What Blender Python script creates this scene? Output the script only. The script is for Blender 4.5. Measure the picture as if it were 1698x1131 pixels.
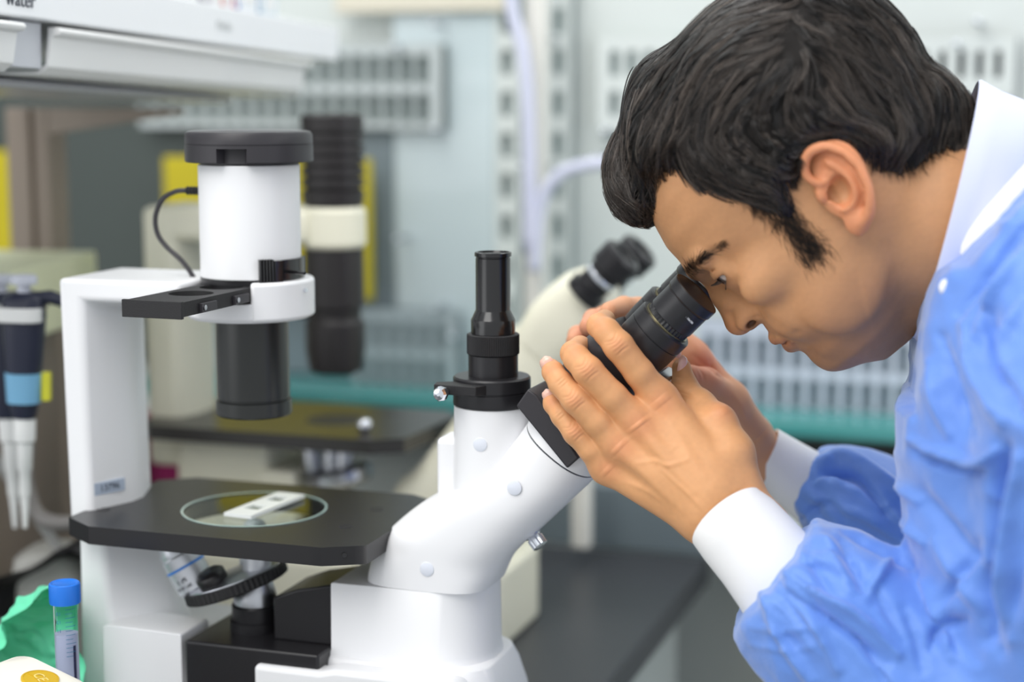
import bpy, bmesh, math, random
import numpy as np
from mathutils import Vector, Matrix
random.seed(7); rng = np.random.default_rng(7)
for o in list(bpy.data.objects): bpy.data.objects.remove(o)
scene = bpy.context.scene
COL = scene.collection
R = math.radians

# ---------------------------------------------------------------- camera
CAMZ = 1.407; PITCH = R(8.2); FPX = 2830.0
cam_data = bpy.data.cameras.new('camera'); cam = bpy.data.objects.new('camera', cam_data); COL.objects.link(cam)
cam_data.sensor_width = 36.0; cam_data.lens = 36.0 * FPX / 1698.0
cam.location = (0, 0, CAMZ); cam.rotation_euler = (R(90) - PITCH, 0, 0)
cam_data.dof.use_dof = True; cam_data.dof.focus_distance = 1.165; cam_data.dof.aperture_fstop = 2.4
cam_data.clip_start = 0.05
scene.camera = cam

# ---------------------------------------------------------------- light and view
scene.view_settings.view_transform = 'Standard'; scene.view_settings.look = 'None'
scene.view_settings.gamma = 1.0; scene.view_settings.use_curve_mapping = False
scene.view_settings.exposure = -0.07
world = bpy.data.worlds.new('world'); scene.world = world; world.use_nodes = True
wbg = world.node_tree.nodes['Background']; wbg.inputs[0].default_value = (0.93, 0.97, 1.0, 1); wbg.inputs[1].default_value = 0.86

def area(name, loc, target, sx, sy, power, col=(1, 1, 1)):
    ld = bpy.data.lights.new(name, 'AREA'); ld.shape = 'RECTANGLE'; ld.size = sx; ld.size_y = sy
    ld.energy = power; ld.color = col
    o = bpy.data.objects.new(name, ld); COL.objects.link(o); o.location = loc
    o.rotation_euler = (Vector(target) - Vector(loc)).to_track_quat('-Z', 'Y').to_euler()
    return o
area('ceiling_panel_light', (-0.7, 0.3, 2.75), (-0.1, 1.3, 1.1), 1.2, 1.8, 34, (1, 0.985, 0.96))
area('ceiling_panel_light', (0.9, 2.0, 2.75), (0.1, 1.3, 1.1), 1.2, 1.2, 21, (0.97, 0.985, 1))
area('ceiling_panel_light', (-0.5, 2.3, 2.7), (-0.1, 1.9, 1.1), 1.6, 0.8, 12, (0.97, 1, 0.99))
area('side_fill_light', (-1.9, 0.2, 1.6), (0.0, 1.2, 1.2), 1.2, 1.4, 8, (0.98, 0.99, 1))  # broad area light from the left side
area('side_fill_light', (2.2, 0.4, 1.9), (-0.3, 1.4, 1.4), 1.4, 1.4, 14, (0.97, 0.985, 1))  # added fill from the right to brighten the shelf, no window known there

# ---------------------------------------------------------------- frames
YAW0 = R(-18.5)
AX = Vector((math.cos(YAW0), math.sin(YAW0), 0)); AY = Vector((-math.sin(YAW0), math.cos(YAW0), 0))
BENCH_Z = 0.900; STAGE_Z = 1.095
C0 = Vector((-0.196, 1.268, STAGE_Z))
CAMP = Vector((0, 0, CAMZ))
def ray(px, py):
    x = (px - 849) / FPX; y = -(py - 565.5) / FPX
    return Vector((x, math.cos(PITCH) + y * math.sin(PITCH), -math.sin(PITCH) + y * math.cos(PITCH)))
def W3(px, py, Y):
    r = ray(px, py); return CAMP + r * (Y / r.y)
def SC(px, py, yl=0.0, origin=C0):
    """bench-frame x, z (relative to the stage top) of a sight line where it meets the plane y = yl"""
    r = ray(px, py); p0 = origin + AY * yl - CAMP
    p = CAMP + r * (p0.dot(AY) / r.dot(AY)) - origin
    return (p.dot(AX), p.z)
def RW(x, y, z):
    """room frame (aligned with the bench) -> world; z absolute"""
    p = C0 + AX * x + AY * y; return Vector((p.x, p.y, z))

# ---------------------------------------------------------------- materials
def s2l(c):
    c = c / 255.0
    return c / 12.92 if c <= 0.04045 else ((c + 0.055) / 1.055) ** 2.4
def rgb(r, g, b): return (s2l(r), s2l(g), s2l(b), 1.0)
MATS = {}
def mat(name, col, rough=0.5, metal=0.0, spec=0.5, bump=None, var=None, coat=0.0, trans=0.0, ior=1.45, sss=0.0, vcol=None, sheen=0.0, sss_col=None, aniso=None):
    if name in MATS: return MATS[name]
    m = bpy.data.materials.new(name); m.use_nodes = True; nt = m.node_tree; b = nt.nodes['Principled BSDF']
    b.inputs['Base Color'].default_value = col; b.inputs['Roughness'].default_value = rough; b.inputs['Metallic'].default_value = metal
    b.inputs['Specular IOR Level'].default_value = spec; b.inputs['IOR'].default_value = ior
    b.inputs['Coat Weight'].default_value = coat; b.inputs['Transmission Weight'].default_value = trans
    b.inputs['Sheen Weight'].default_value = sheen
    if sss:
        b.inputs['Subsurface Weight'].default_value = sss; b.inputs['Subsurface Radius'].default_value = sss_col or (1.0, 0.35, 0.2)
        b.inputs['Subsurface Scale'].default_value = 0.004
    tc = nt.nodes.new('ShaderNodeTexCoord')
    last = None
    if vcol:
        a = nt.nodes.new('ShaderNodeAttribute'); a.attribute_name = vcol; last = a.outputs['Color']
    if var:   # (scale, amount) gentle tonal mottling
        n = nt.nodes.new('ShaderNodeTexNoise'); n.inputs['Scale'].default_value = var[0]; n.inputs['Detail'].default_value = 4
        nt.links.new(tc.outputs['Object'], n.inputs['Vector'])
        mr = nt.nodes.new('ShaderNodeMapRange'); mr.inputs[3].default_value = 1 - var[1]; mr.inputs[4].default_value = 1 + var[1]
        nt.links.new(n.outputs['Fac'], mr.inputs[0])
        mx = nt.nodes.new('ShaderNodeVectorMath'); mx.operation = 'SCALE'
        if last: nt.links.new(last, mx.inputs[0])
        else: mx.inputs[0].default_value = col[:3]
        nt.links.new(mr.outputs[0], mx.inputs['Scale']); last = mx.outputs[0]
    if last: nt.links.new(last, b.inputs['Base Color'])
    if bump:  # (kind, scale, strength)
        if bump[0] == 'noise':
            n = nt.nodes.new('ShaderNodeTexNoise'); n.inputs['Scale'].default_value = bump[1]; n.inputs['Detail'].default_value = 3; src = n.outputs['Fac']
        else:
            n = nt.nodes.new('ShaderNodeTexVoronoi'); n.inputs['Scale'].default_value = bump[1]; src = n.outputs['Distance']
        nt.links.new(tc.outputs['Object'], n.inputs['Vector'])
        bp = nt.nodes.new('ShaderNodeBump'); bp.inputs['Strength'].default_value = bump[2]; bp.inputs['Distance'].default_value = 0.0006
        nt.links.new(src, bp.inputs['Height']); nt.links.new(bp.outputs['Normal'], b.inputs['Normal'])
    MATS[name] = m
    return m
WHITE = mat('white_enamel', rgb(236, 236, 238), 0.32, bump=('noise', 900, 0.03))
WHITE2 = mat('white_plastic', rgb(232, 232, 231), 0.4)
CREAM = mat('cream_enamel', rgb(233, 230, 210), 0.4)
BLACK = mat('black_anodised_metal', rgb(32, 31, 34), 0.32, spec=0.5, bump=('noise', 1500, 0.08))
BLACKM = mat('black_matte_plastic', rgb(30, 29, 31), 0.55, bump=('noise', 1200, 0.25))
BLACKG = mat('black_gloss_metal', rgb(22, 21, 23), 0.2, spec=0.7)
CHAR = mat('charcoal_plastic', rgb(50, 48, 52), 0.42, bump=('noise', 1200, 0.1))
CHROME = mat('chrome', rgb(225, 228, 235), 0.14, metal=1.0)
STEEL = mat('brushed_steel', rgb(190, 192, 198), 0.32, metal=1.0)
GLASS = mat('clear_glass', (0.93, 1.0, 0.97, 1), 0.02, trans=1.0, ior=1.12)
LENS = mat('coated_lens', rgb(60, 40, 22), 0.06, spec=0.9, coat=1.0)
INK = mat('dark_ink', rgb(70, 74, 84), 0.6)

# ---------------------------------------------------------------- object helpers
def put(name, me, m=None, parent=None, smooth=30, bevel=None, seg=3, loc=None):
    if m is not None: me.materials.append(m)
    if smooth is not None and len(me.polygons):
        me.polygons.foreach_set('use_smooth', [True] * len(me.polygons))
        if smooth < 180: me.set_sharp_from_angle(angle=R(smooth))
    o = bpy.data.objects.new(name, me); COL.objects.link(o)
    if parent: o.parent = parent
    if loc is not None: o.location = loc
    if bevel:
        bv = o.modifiers.new('edge_rounding', 'BEVEL'); bv.width = bevel; bv.segments = seg; bv.limit_method = 'ANGLE'; bv.angle_limit = R(35)
        bv.harden_normals = False
    return o
def tag(o, label, cat, group=None):
    o['label'] = label; o['category'] = cat
    if group: o['group'] = group
    return o
def empty(name, loc, rz=0.0, label=None, cat=None, group=None):
    o = bpy.data.objects.new(name, None); COL.objects.link(o); o.location = loc; o.rotation_euler = (0, 0, rz); o.empty_display_size = 0.02
    if label: tag(o, label, cat, group)
    return o
class MB:
    """collects shapes (in metres) that become one mesh"""
    def __init__(s, off=(0, 0, 0), M=None): s.v = []; s.f = []; s.off = Vector(off); s.M = M
    def add(s, vs, fs):
        n = len(s.v)
        for v in vs:
            v = Vector(v)
            if s.M: v = s.M @ v
            s.v.append(tuple(v + s.off))
        s.f += [tuple(i + n for i in f) for f in fs]; return s
    def box(s, x0, x1, y0, y1, z0, z1, M=None):
        vs = [Vector((x, y, z)) for z in (z0, z1) for y in (y0, y1) for x in (x0, x1)]
        if M: vs = [M @ v for v in vs]
        return s.add(vs, [(0, 2, 3, 1), (4, 5, 7, 6), (0, 1, 5, 4), (1, 3, 7, 5), (3, 2, 6, 7), (2, 0, 4, 6)])
    def loft(s, rings, cap=True, closed=False):
        n = len(rings[0]); vs = [v for r in rings for v in r]; fs = []
        for i in range(len(rings) - 1 if not closed else len(rings)):
            a = i * n; b = ((i + 1) % len(rings)) * n
            for j in range(n):
                k = (j + 1) % n; fs.append((a + j, a + k, b + k, b + j))
        if cap and not closed:
            fs.append(tuple(range(n))[::-1]); fs.append(tuple(range((len(rings) - 1) * n, len(rings) * n)))
        return s.add(vs, fs)
    def lathe(s, prof, c=(0, 0, 0), d=(0, 0, 1), n=48, a0=0, cap=True, knurl=None):
        d = Vector(d).normalized(); c = Vector(c)
        t = Vector((1, 0, 0)) if abs(d.x) < 0.9 else Vector((0, 1, 0))
        u = (t - d * t.dot(d)).normalized(); w = d.cross(u)
        rings = []
        for q in prof:
            r, h = q[0], q[1]; kn = q[2] if len(q) > 2 else 0
            rings.append([c + d * h + (u * math.cos(2 * math.pi * j / n) + w * math.sin(2 * math.pi * j / n)) * (r - (kn if j % 2 else 0)) for j in range(n)])
        return s.loft(rings, cap)
    def prism(s, poly, z0, z1):
        return s.loft([[(x, y, z0) for x, y in poly], [(x, y, z1) for x, y in poly]])
    def prism_y(s, poly, y0, y1):   # poly in x,z
        return s.loft([[(x, y0, z) for x, z in poly], [(x, y1, z) for x, z in poly]])
    def tube(s, pts, r, n=12, cap=True):
        pts = [Vector(p) for p in pts]; rings = []
        rr = r if isinstance(r, (list, tuple)) else [r] * len(pts)
        prev = None
        for i, p in enumerate(pts):
            d = (pts[min(i + 1, len(pts) - 1)] - pts[max(i - 1, 0)]).normalized()
            if prev is None:
                t = Vector((0, 0, 1)) if abs(d.z) < 0.9 else Vector((1, 0, 0)); u = (t - d * t.dot(d)).normalized()
            else: u = (prev - d * prev.dot(d)).normalized()
            prev = u; w = d.cross(u)
            rings.append([p + (u * math.cos(2 * math.pi * j / n) + w * math.sin(2 * math.pi * j / n)) * rr[i] for j in range(n)])
        return s.loft(rings, cap)
    def mesh(s, name):
        me = bpy.data.meshes.new(name); me.from_pydata(s.v, [], s.f); me.update()
        bm = bmesh.new(); bm.from_mesh(me); bmesh.ops.recalc_face_normals(bm, faces=bm.faces); bm.to_mesh(me); bm.free()
        return me
    def obj(s, name, m, parent=None, **k): return put(name, s.mesh(name), m, parent, **k)
def spline(pts, n=8):
    """Catmull-Rom through points"""
    P = [np.array(p, float) for p in pts]; P = [2 * P[0] - P[1]] + P + [2 * P[-1] - P[-2]]; out = []
    for i in range(1, len(P) - 2):
        for k in range(n):
            t = k / n
            out.append(0.5 * ((2 * P[i]) + (-P[i - 1] + P[i + 1]) * t + (2 * P[i - 1] - 5 * P[i] + 4 * P[i + 1] - P[i + 2]) * t * t + (-P[i - 1] + 3 * P[i] - 3 * P[i + 1] + P[i + 2]) * t ** 3))
    out.append(P[-2]); return out
def superell(c, a, b, e, n, ax, bx):
    """ring of points: c + a*cos*ax + b*sin*bx with exponent e"""
    out = []
    for j in range(n):
        t = 2 * math.pi * j / n; cs, sn = math.cos(t), math.sin(t)
        out.append(Vector(c) + Vector(ax) * (a * math.copysign(abs(cs) ** (2 / e), cs)) + Vector(bx) * (b * math.copysign(abs(sn) ** (2 / e), sn)))
    return out
def roundrect(x0, x1, y0, y1, r, n=5):
    out = []
    for cx, cy, a in ((x1 - r, y1 - r, 0), (x0 + r, y1 - r, 90), (x0 + r, y0 + r, 180), (x1 - r, y0 + r, 270)):
        for k in range(n + 1):
            t = R(a + 90 * k / n); out.append((cx + r * math.cos(t), cy + r * math.sin(t)))
    return out
def struct(o): o['kind'] = 'structure'; return o
def room_mb(): return MB(M=Matrix.Translation((C0.x, C0.y, 0)) @ Matrix.Rotation(YAW0, 4, 'Z'))
def text_mesh(name, body, size, m, parent, M, extrude=0.0002, font_scale=(1, 1, 1), align='CENTER'):
    cu = bpy.data.curves.new(name, 'FONT'); cu.body = body; cu.size = size; cu.extrude = extrude; cu.align_x = align; cu.align_y = 'CENTER'
    to = bpy.data.objects.new(name, cu); COL.objects.link(to)
    dg = bpy.context.evaluated_depsgraph_get(); me = bpy.data.meshes.new_from_object(to.evaluated_get(dg)); bpy.data.objects.remove(to)
    me.materials.clear(); me.materials.append(m); me.transform(M)
    o = bpy.data.objects.new(name, me); COL.objects.link(o); o.parent = parent
    return o
# ================================================================ THE ROOM
WALLM = mat('pale_green_grey_wall', rgb(214, 220, 217), 0.45, var=(3, 0.04))
PANELM = mat('pale_slotted_panel', rgb(217, 223, 220), 0.4)
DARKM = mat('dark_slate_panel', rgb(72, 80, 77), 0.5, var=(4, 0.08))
BLUEG = mat('blue_grey_panel', rgb(158, 172, 180), 0.45, var=(3, 0.05))
GREYC = mat('grey_cabinet', rgb(168, 175, 173), 0.45, var=(5, 0.03))
BENCHM = mat('black_worktop', rgb(58, 60, 64), 0.38, var=(6, 0.1))
SLOTD = mat('slot_shadow_grey', rgb(160, 173, 172), 0.6)
FLOORM = mat('speckled_grey_floor', rgb(160, 163, 162), 0.4, var=(40, 0.08))
TAUPE = mat('taupe_painted_steel', rgb(143, 130, 118), 0.45, var=(8, 0.05))
TEAL = mat('teal_glass_edge', rgb(70, 150, 148), 0.15, spec=0.7)
WY = 0.90
struct(room_mb().box(-2.2, 2.6, WY, WY + 0.1, 0, 2.9).obj('wall_back', WALLM))
struct(room_mb().box(-2.2, 2.6, -2.6, WY + 0.1, -0.1, 0).obj('floor', FLOORM))
struct(room_mb().box(-2.3, -2.2, -0.2, WY + 0.1, 0, 2.9).obj('wall_left', mat('dim_grey_wall', rgb(120, 125, 122), 0.5)))

def slotted(name, x0, x1, z0, z1, cols, rows, sw, sh, y, m, label, thick=0.004, group=None, dark=None, xs=None, zs=None):
    """sheet with real rounded slots cut through it; xs, zs are slot centres"""
    o = empty(name, RW((x0 + x1) / 2, y, z0), YAW0, label, 'panel', group)
    xs = xs or [x0 + (x1 - x0) * (i + 0.5) / cols for i in range(cols)]
    zs = zs or [z0 + (z1 - z0) * (i + 0.5) / rows for i in range(rows)]
    mb = MB(off=(-(x0 + x1) / 2, 0, -z0))
    ex = [x0] + [(a + b) / 2 for a, b in zip(xs, xs[1:])] + [x1]; ez = [z0] + [(a + b) / 2 for a, b in zip(zs, zs[1:])] + [z1]
    for i, cx in enumerate(xs):
        for j, cz in enumerate(zs):
            hole = []; outer = []; n = 24
            for k in range(n):
                t = 2 * math.pi * (k + 0.5) / n; c, s = math.cos(t), math.sin(t)
                hx = sw / 2 * math.copysign(abs(c) ** 0.6, c); hz = s * sw / 2 + math.copysign(sh / 2 - sw / 2, s)
                hole.append((cx + hx, cz + hz))
                q = 1 / max(abs(c), abs(s)); bx = c * q; bz = s * q
                outer.append((ex[i + 1] if bx > 0.999 else ex[i] if bx < -0.999 else cx + bx * (ex[i + 1] - cx if bx > 0 else cx - ex[i]),
                              ez[j + 1] if bz > 0.999 else ez[j] if bz < -0.999 else cz + bz * (ez[j + 1] - cz if bz > 0 else cz - ez[j])))
            vs = [(a, -thick, b) for a, b in outer] + [(a, -thick, b) for a, b in hole] + [(a, 0, b) for a, b in hole] + [(a, 0, b) for a, b in outer]
            fs = []
            for k in range(n):
                l = (k + 1) % n
                fs += [(k, l, n + l, n + k), (n + k, n + l, 2 * n + l, 2 * n + k), (2 * n + k, 2 * n + l, 3 * n + l, 3 * n + k)]
            # corner fill
            cs = [(ex[i + 1], ez[j + 1]), (ex[i], ez[j + 1]), (ex[i], ez[j]), (ex[i + 1], ez[j])]
            for q, (a, b) in enumerate(cs):
                k = n // 8 + q * n // 4 - 1
                idx = len(vs); vs += [(a, -thick, b), (a, 0, b)]
                fs += [(k, idx, (k + 1) % n), (3 * n + k, idx + 1, 3 * n + (k + 1) % n)]
            mb.add(vs, fs)
    mb.obj('sheet', m, o, smooth=None)
    if dark: MB(off=(-(x0 + x1) / 2, 0, -z0)).box(x0, x1, 0.012, 0.016, z0, z1).obj('backing', dark, o, smooth=None)
    return o
def rx(px, y): # room x of a pixel column at plane y
    return SC(px, 400, y)[0]
def rz(px, py, y): return SC(px, py, y)[1] + STAGE_Z
def wallpanel(name, pxa, pya, pxb, pyb, y, m, label, cat='panel', th=0.01, bevel=0.002, group=None):
    x0, x1 = rx(pxa, y), rx(pxb, y); z1 = rz((pxa + pxb) / 2, pya, y); z0 = max(rz((pxa + pxb) / 2, pyb, y), LTOP if pyb > 600 else 0)
    o = room_mb().box(x0, x1, y, y + th, z0, z1).obj(name, m, bevel=bevel)
    return tag(o, label, cat, group)

LTOP = rz(950, 676, WY - 0.14) + .001
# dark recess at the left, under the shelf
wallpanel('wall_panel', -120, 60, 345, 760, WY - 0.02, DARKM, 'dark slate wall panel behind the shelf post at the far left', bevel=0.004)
wallpanel('wall_panel', 345, 205, 655, 700, WY - 0.025, mat('steel_blue_panel', rgb(138, 151, 158), 0.4), 'blue-grey wall panel behind the black lamp house of the cream microscope')
wallpanel('hood_window', 655, -60, 818, 690, WY - 0.03, mat('pale_aqua_panel', rgb(203, 217, 220), 0.3, coat=0.5), 'pale aqua vertical panel between the black camera tube and the tall pole', 'panel')
wallpanel('wall_panel', 560, -80, 835, 20, WY - 0.045, mat('warm_pale_panel', rgb(220, 214, 196), 0.4), 'pale cream panel at the very top of the back wall, left of the tall pole')
# slotted sheets
SY = WY - 0.022
def slotpx(name, box, colpx, rowpy, w, h, m, label, dark=SLOTD, y=SY):
    cx = (box[0] + box[2]) / 2
    return slotted(name, rx(box[0], y), rx(box[2], y), max(rz(cx, box[3], y), LTOP if box[3] > 600 else 0), rz(cx, box[1], y), 0, 0, w, h, y, m, label, dark=dark,
                   xs=[rx(p, y) for p in colpx], zs=sorted(rz(cx, p, y) for p in rowpy))
slotpx('slotted_board', (240, 75, 735, 212), [254 + 26.5 * i for i in range(18)], [116, 178], 0.0172, 0.037, mat('slotted_grey_panel', rgb(190, 198, 198), 0.4),
       'grey panel with two rows of tall slots behind the shelf end, above the blue-grey panel', y=WY - 0.05, dark=mat('slot_grey_green', rgb(118, 130, 128), 0.6))
slotpx('slotted_strip', (822, -60, 862, 640), [842], [-30, 35, 103, 172, 240, 308, 376, 444, 512, 580], 0.015, 0.032, PANELM, 'narrow slotted strip just left of the tall pole')
slotpx('slotted_strip', (905, -60, 947, 640), [926], [-30, 35, 103, 172, 240, 308, 376, 444, 512, 580], 0.015, 0.032, PANELM, 'narrow slotted strip just right of the tall pole')
slotpx('slotted_board', (990, 60, 1120, 220), [1018, 1046, 1074, 1102], [105, 172], 0.013, 0.031, PANELM, 'pale panel with slots directly left of the person\'s hair')
slotpx('slotted_board', (1480, 60, 1672, 160), [1492 + 30.3 * i for i in range(6)], [107], 0.0085, 0.031, PANELM, 'pale panel with a row of narrow dark slots above the white collar', dark=mat('dark_slot', rgb(70, 78, 80), 0.6))
slotpx('slotted_rack', (1160, 535, 1560, 700), [1180 + 29.5 * i for i in range(13)], [588, 655], 0.0135, 0.037, mat('lilac_grey_rack', rgb(196, 203, 216), 0.4),
       'pale grey rack with two rows of slots under the person\'s chin', y=WY - 0.06, dark=mat('rack_back', rgb(140, 152, 162), 0.5))
slotpx('slotted_rack', (585, 515, 760, 650), [604 + 25 * i for i in range(6)], [556, 617], 0.0125, 0.037, mat('blue_grey_rack', rgb(170, 182, 186), 0.4),
       'blue-grey slotted rack left of the black camera tube', y=WY - 0.06, dark=mat('rack_back_dim', rgb(146, 160, 164), 0.5))
# tall pole and its pipes
def vpole(name, px, w, y, m, label, py0=-120, py1=900):
    x = rx(px, y); o = room_mb().box(x - w / 2, x + w / 2, y, y + w, rz(px, py1, y), rz(px, py0, y)).obj(name, m, bevel=0.004); return tag(o, label, 'pole')
vpole('tall_pole', 884, 0.024, WY - 0.11, mat('ivory_pole', rgb(232, 230, 222), 0.35), 'tall ivory upright pole on the back wall, above the background eyepieces', py1=700)
vpole('upright_post', 963, 0.020, 0.60, mat('ivory_pole', rgb(232, 230, 222), 0.35), 'pale upright post behind the silver screw of the microscope tube', py0=770, py1=912)
yp = WY - 0.14
LIL = mat('lilac_plastic_hose', rgb(212, 215, 234), 0.3)
def wp(px, py, y): x, z = SC(px, py, y); return RW(x, y, z + STAGE_Z)
tag(MB().tube(spline([wp(845, -60, yp), wp(850, 20, yp), wp(868, 90, yp), wp(876, 200, yp), wp(878, 420, yp)]), 0.008).obj('hose', LIL, smooth=180), 'lilac hose running down along the tall pole', 'hose')
tag(MB().tube(spline([wp(885, 450, yp), wp(896, 340, yp), wp(925, 292, yp), wp(965, 275, yp), wp(1010, 270, yp)]), 0.0075).obj('hose', LIL, smooth=180), 'curved lilac hose arching over the background eyepieces', 'hose')
# round steel buttons (rivets) on the wall
RIV = [(720, 215), (988, 260), (658, 397), (720, 512), (750, 560), (658, 645), (902, 65), (1001, 217), (864, 277), (898, 277), (655, 78), (1585, 72), (1620, 35), (718, 40)]
for i, (px, py) in enumerate(RIV):
    x, z = SC(px, py, WY - 0.07)
    p = RW(x, WY - 0.07, z + STAGE_Z)
    o = empty('chrome_stud', p, YAW0)
    MB().lathe([(0.0005, -0.004), (0.003, -0.003), (0.0042, 0), (0.0030, 0.002), (0.0030, 0.072)], d=(0, 1, 0), n=16).obj('head', CHROME, o, smooth=60)
    where = ['beside the black lamp house', 'near the curved hose', 'left of the black camera tube, upper', 'left of the black camera tube, middle', 'left of the black camera tube, lower',
             'just above the teal ledge at left', 'right of the tall pole near the top', 'left of the forelock', 'left side of the tall pole', 'right side of the tall pole', 'on the slotted panel near the shelf end',
             'above the narrow dark slots', 'topmost at the right', 'near the top of the aqua panel'][i]
    tag(o, 'small shiny stud on the back wall, ' + where, 'stud', 'chrome studs on the back wall')
# teal ledge, dark gap, lower cabinets
def ledge(name, pxa, pxb, pya, pyb, ya, yb, m, label, cat='shelf'):
    x0, x1 = rx(pxa, ya), rx(pxb, ya); cx = (pxa + pxb) / 2
    return tag(room_mb().box(x0, x1, ya, yb, rz(cx, pyb, ya), rz(cx, pya, ya)).obj(name, m, bevel=0.003), label, cat)
ledge('glass_ledge', 200, 1700, 676, 702, WY - 0.14, WY, TEAL, 'long teal-edged glass ledge running along the back wall')
LZ = rz(950, 702, WY - 0.14)
tag(room_mb().box(rx(350, .80), rx(1720, .80), 0.80, WY, LZ - 0.045, LZ).obj('gap_shadow_strip', mat('gap_shadow_black', rgb(45, 50, 50), 0.6)), 'dark strip standing in for the shaded gap right under the teal ledge', 'gap')  # dark box put in for the shade of the gap below the ledge
tag(room_mb().box(rx(900, .72), rx(1760, .72), 0.74, WY, LZ - 0.085, LZ - 0.046).obj('counter_ledge', mat('stone_ledge', rgb(176, 178, 168), 0.5), bevel=.003), 'beige-grey counter ledge below the dark gap', 'ledge')
cab = empty('base_cabinet', RW(0.8, 0.70, 0), YAW0, 'grey base cabinet below the counter ledge, right of the black worktop', 'cabinet')
MB().box(-0.52, 0.9, 0.005, 0.19, 0, LZ - 0.086).obj('body', GREYC, cab, bevel=.004)
for a, b in ((-0.51, -0.06), (-0.05, 0.41), (0.42, 0.89)):
    d = MB().box(a, b, -0.012, 0.004, 0.1, LZ - 0.10).obj('door', GREYC, cab, bevel=.003)
    MB().tube([(b - .04, -.012, LZ - .2), (b - .04, -.04, LZ - .2), (b - .04, -.04, LZ - .32), (b - .04, -.012, LZ - .32)], 0.005).obj('handle', STEEL, d)
tag(room_mb().box(rx(700, .66), 0.21, 0.67, 0.698, BENCH_Z, LZ - 0.05).obj('splash_board', mat('slate_blue_board', rgb(112, 124, 130), 0.4), bevel=.003), 'dark blue-grey splash board at the back end of the black worktop', 'board')
# bench
bench = empty('lab_bench', RW(-0.3, 0, 0), YAW0, 'black-topped laboratory bench that carries both microscopes', 'bench')
MB().box(-0.55, 0.514, -0.62, 0.668, BENCH_Z - 0.03, BENCH_Z).obj('worktop', BENCHM, bench, bevel=.004)
MB().box(-0.52, 0.48, -0.58, 0.66, 0.06, BENCH_Z - 0.031).obj('cabinet_body', GREYC, bench, bevel=.003)

# shelf at upper left -------------------------------------------------
SHM = mat('white_melamine', rgb(240, 241, 243), 0.35)
near = W3(-60, 15, 1.22); far = W3(562, 102, 1.86)
dv = (far - near); L = dv.length; dn = dv.normalized()
side = Vector((-dn.y, dn.x, 0)).normalized()   # to the left (away from the frame centre)
upv = dn.cross(side).normalized() * (1 if dn.cross(side).z > 0 else -1)
SM = Matrix((( dn.x, side.x, upv.x, near.x), (dn.y, side.y, upv.y, near.y), (dn.z, side.z, upv.z, near.z), (0, 0, 0, 1)))
shelf = empty('wall_shelf', near, 0, 'white shelf with a deep lip at the upper left, above the microscope', 'shelf'); shelf.matrix_world = SM
MB().box(-0.15, L, 0.0, 0.012, 0.0, 0.036).obj('front_lip', SHM, shelf, bevel=.002)
MB().box(-0.15, L, 0.012, 0.30, 0.0, 0.012).obj('board', SHM, shelf, bevel=.001)
text_mesh('lettering', 'water', 0.0165, INK, shelf, Matrix.Translation((0.070, -0.0006, 0.0128)) @ Matrix.Rotation(R(90), 4, 'X'), 0.0002)
text_mesh('faded_lettering', 'Media', 0.012, mat('faded_ink', rgb(205, 208, 208), .6), shelf, Matrix.Translation((0.40, -0.0006, 0.018)) @ Matrix.Rotation(R(90), 4, 'X'), 0.0002)
# two shallow trays hung under the shelf
def tray(x0, x1, label):
    t = empty('hanging_tray', near, 0, label, 'tray', 'white trays hung under the shelf'); t.matrix_world = SM
    r = [(x0, .006), (x1, .006)]
    prof = [(-.002, -.004), (-.004, -.007), (-.002, -.010), (.004, -.011), (.008, -.034), (.016, -.040), (.26, -.040), (.26, -.037), (.018, -.037), (.011, -.032), (.008, -.008), (.008, -.004)]
    MB().loft([[(x, y, z) for y, z in prof] for x in (x0, x1)]).obj('bin', WHITE2, t, bevel=.001)
    return t
tray(-0.15, 0.072, 'white hanging tray at the near end of the shelf, cut by the left frame edge')
tray(0.118, 0.595, 'long white hanging tray under the far part of the shelf')
br = MB(); br.box(0.074, 0.116, 0.012, 0.24, -0.036, -0.001)
tag(br.obj('tray_runner', mat('grey_runner', rgb(196, 198, 204), .4), bevel=.001), 'grey runner between the two white trays', 'runner').matrix_world = SM
lm = MB().box(0.0, 0.52, 0.05, 0.22, -0.049, -0.042).obj('under_shelf_light', mat('grey_aluminium', rgb(175, 176, 180), .35), bevel=.004); lm.matrix_world = SM
tag(lm, 'flat grey light fitting under the white trays', 'light')
# things on the shelf
books = [((225, 180, 60), .020, .05), ((200, 205, 200), .014, .06), ((120, 108, 122), .016, .05), ((238, 240, 238), .05, .07), ((112, 106, 128), .022, .08), ((228, 226, 230), .024, .07), ((225, 120, 105), .010, .08), ((238, 238, 240), .013, .09),
         ((210, 70, 110), .010, .08), ((60, 120, 200), .006, .09), ((236, 240, 244), .040, .09), ((90, 140, 180), .007, .085), ((214, 228, 236), .038, .085)]
names = ['yellow', 'grey-green', 'mauve', 'wide white', 'dark violet', 'pale lilac', 'salmon', 'slim white', 'magenta', 'thin blue', 'large white', 'slim steel-blue', 'last pale blue']
x = 0.29
for (c, w, h), nm in zip(books, names):
    c2 = tuple(int(v) for v in c)
    b = empty('reagent_box', near, 0, nm + ' box standing in the row on the white shelf', 'box', 'boxes standing in a row on the white shelf')
    b.matrix_world = SM @ Matrix.Translation((x, 0.02, 0.0125))
    MB().box(0, w - .001, 0, .12, 0, h).obj('carton', mat('carton_' + nm.replace(' ', '_').replace('-', '_'), rgb(*c2), .5), b, bevel=.001)
    MB().box(w * .2, w * .8, -.0006, 0, h * .35, h * .7).obj('label_patch', WHITE2, b, smooth=None)
    x += w
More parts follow.
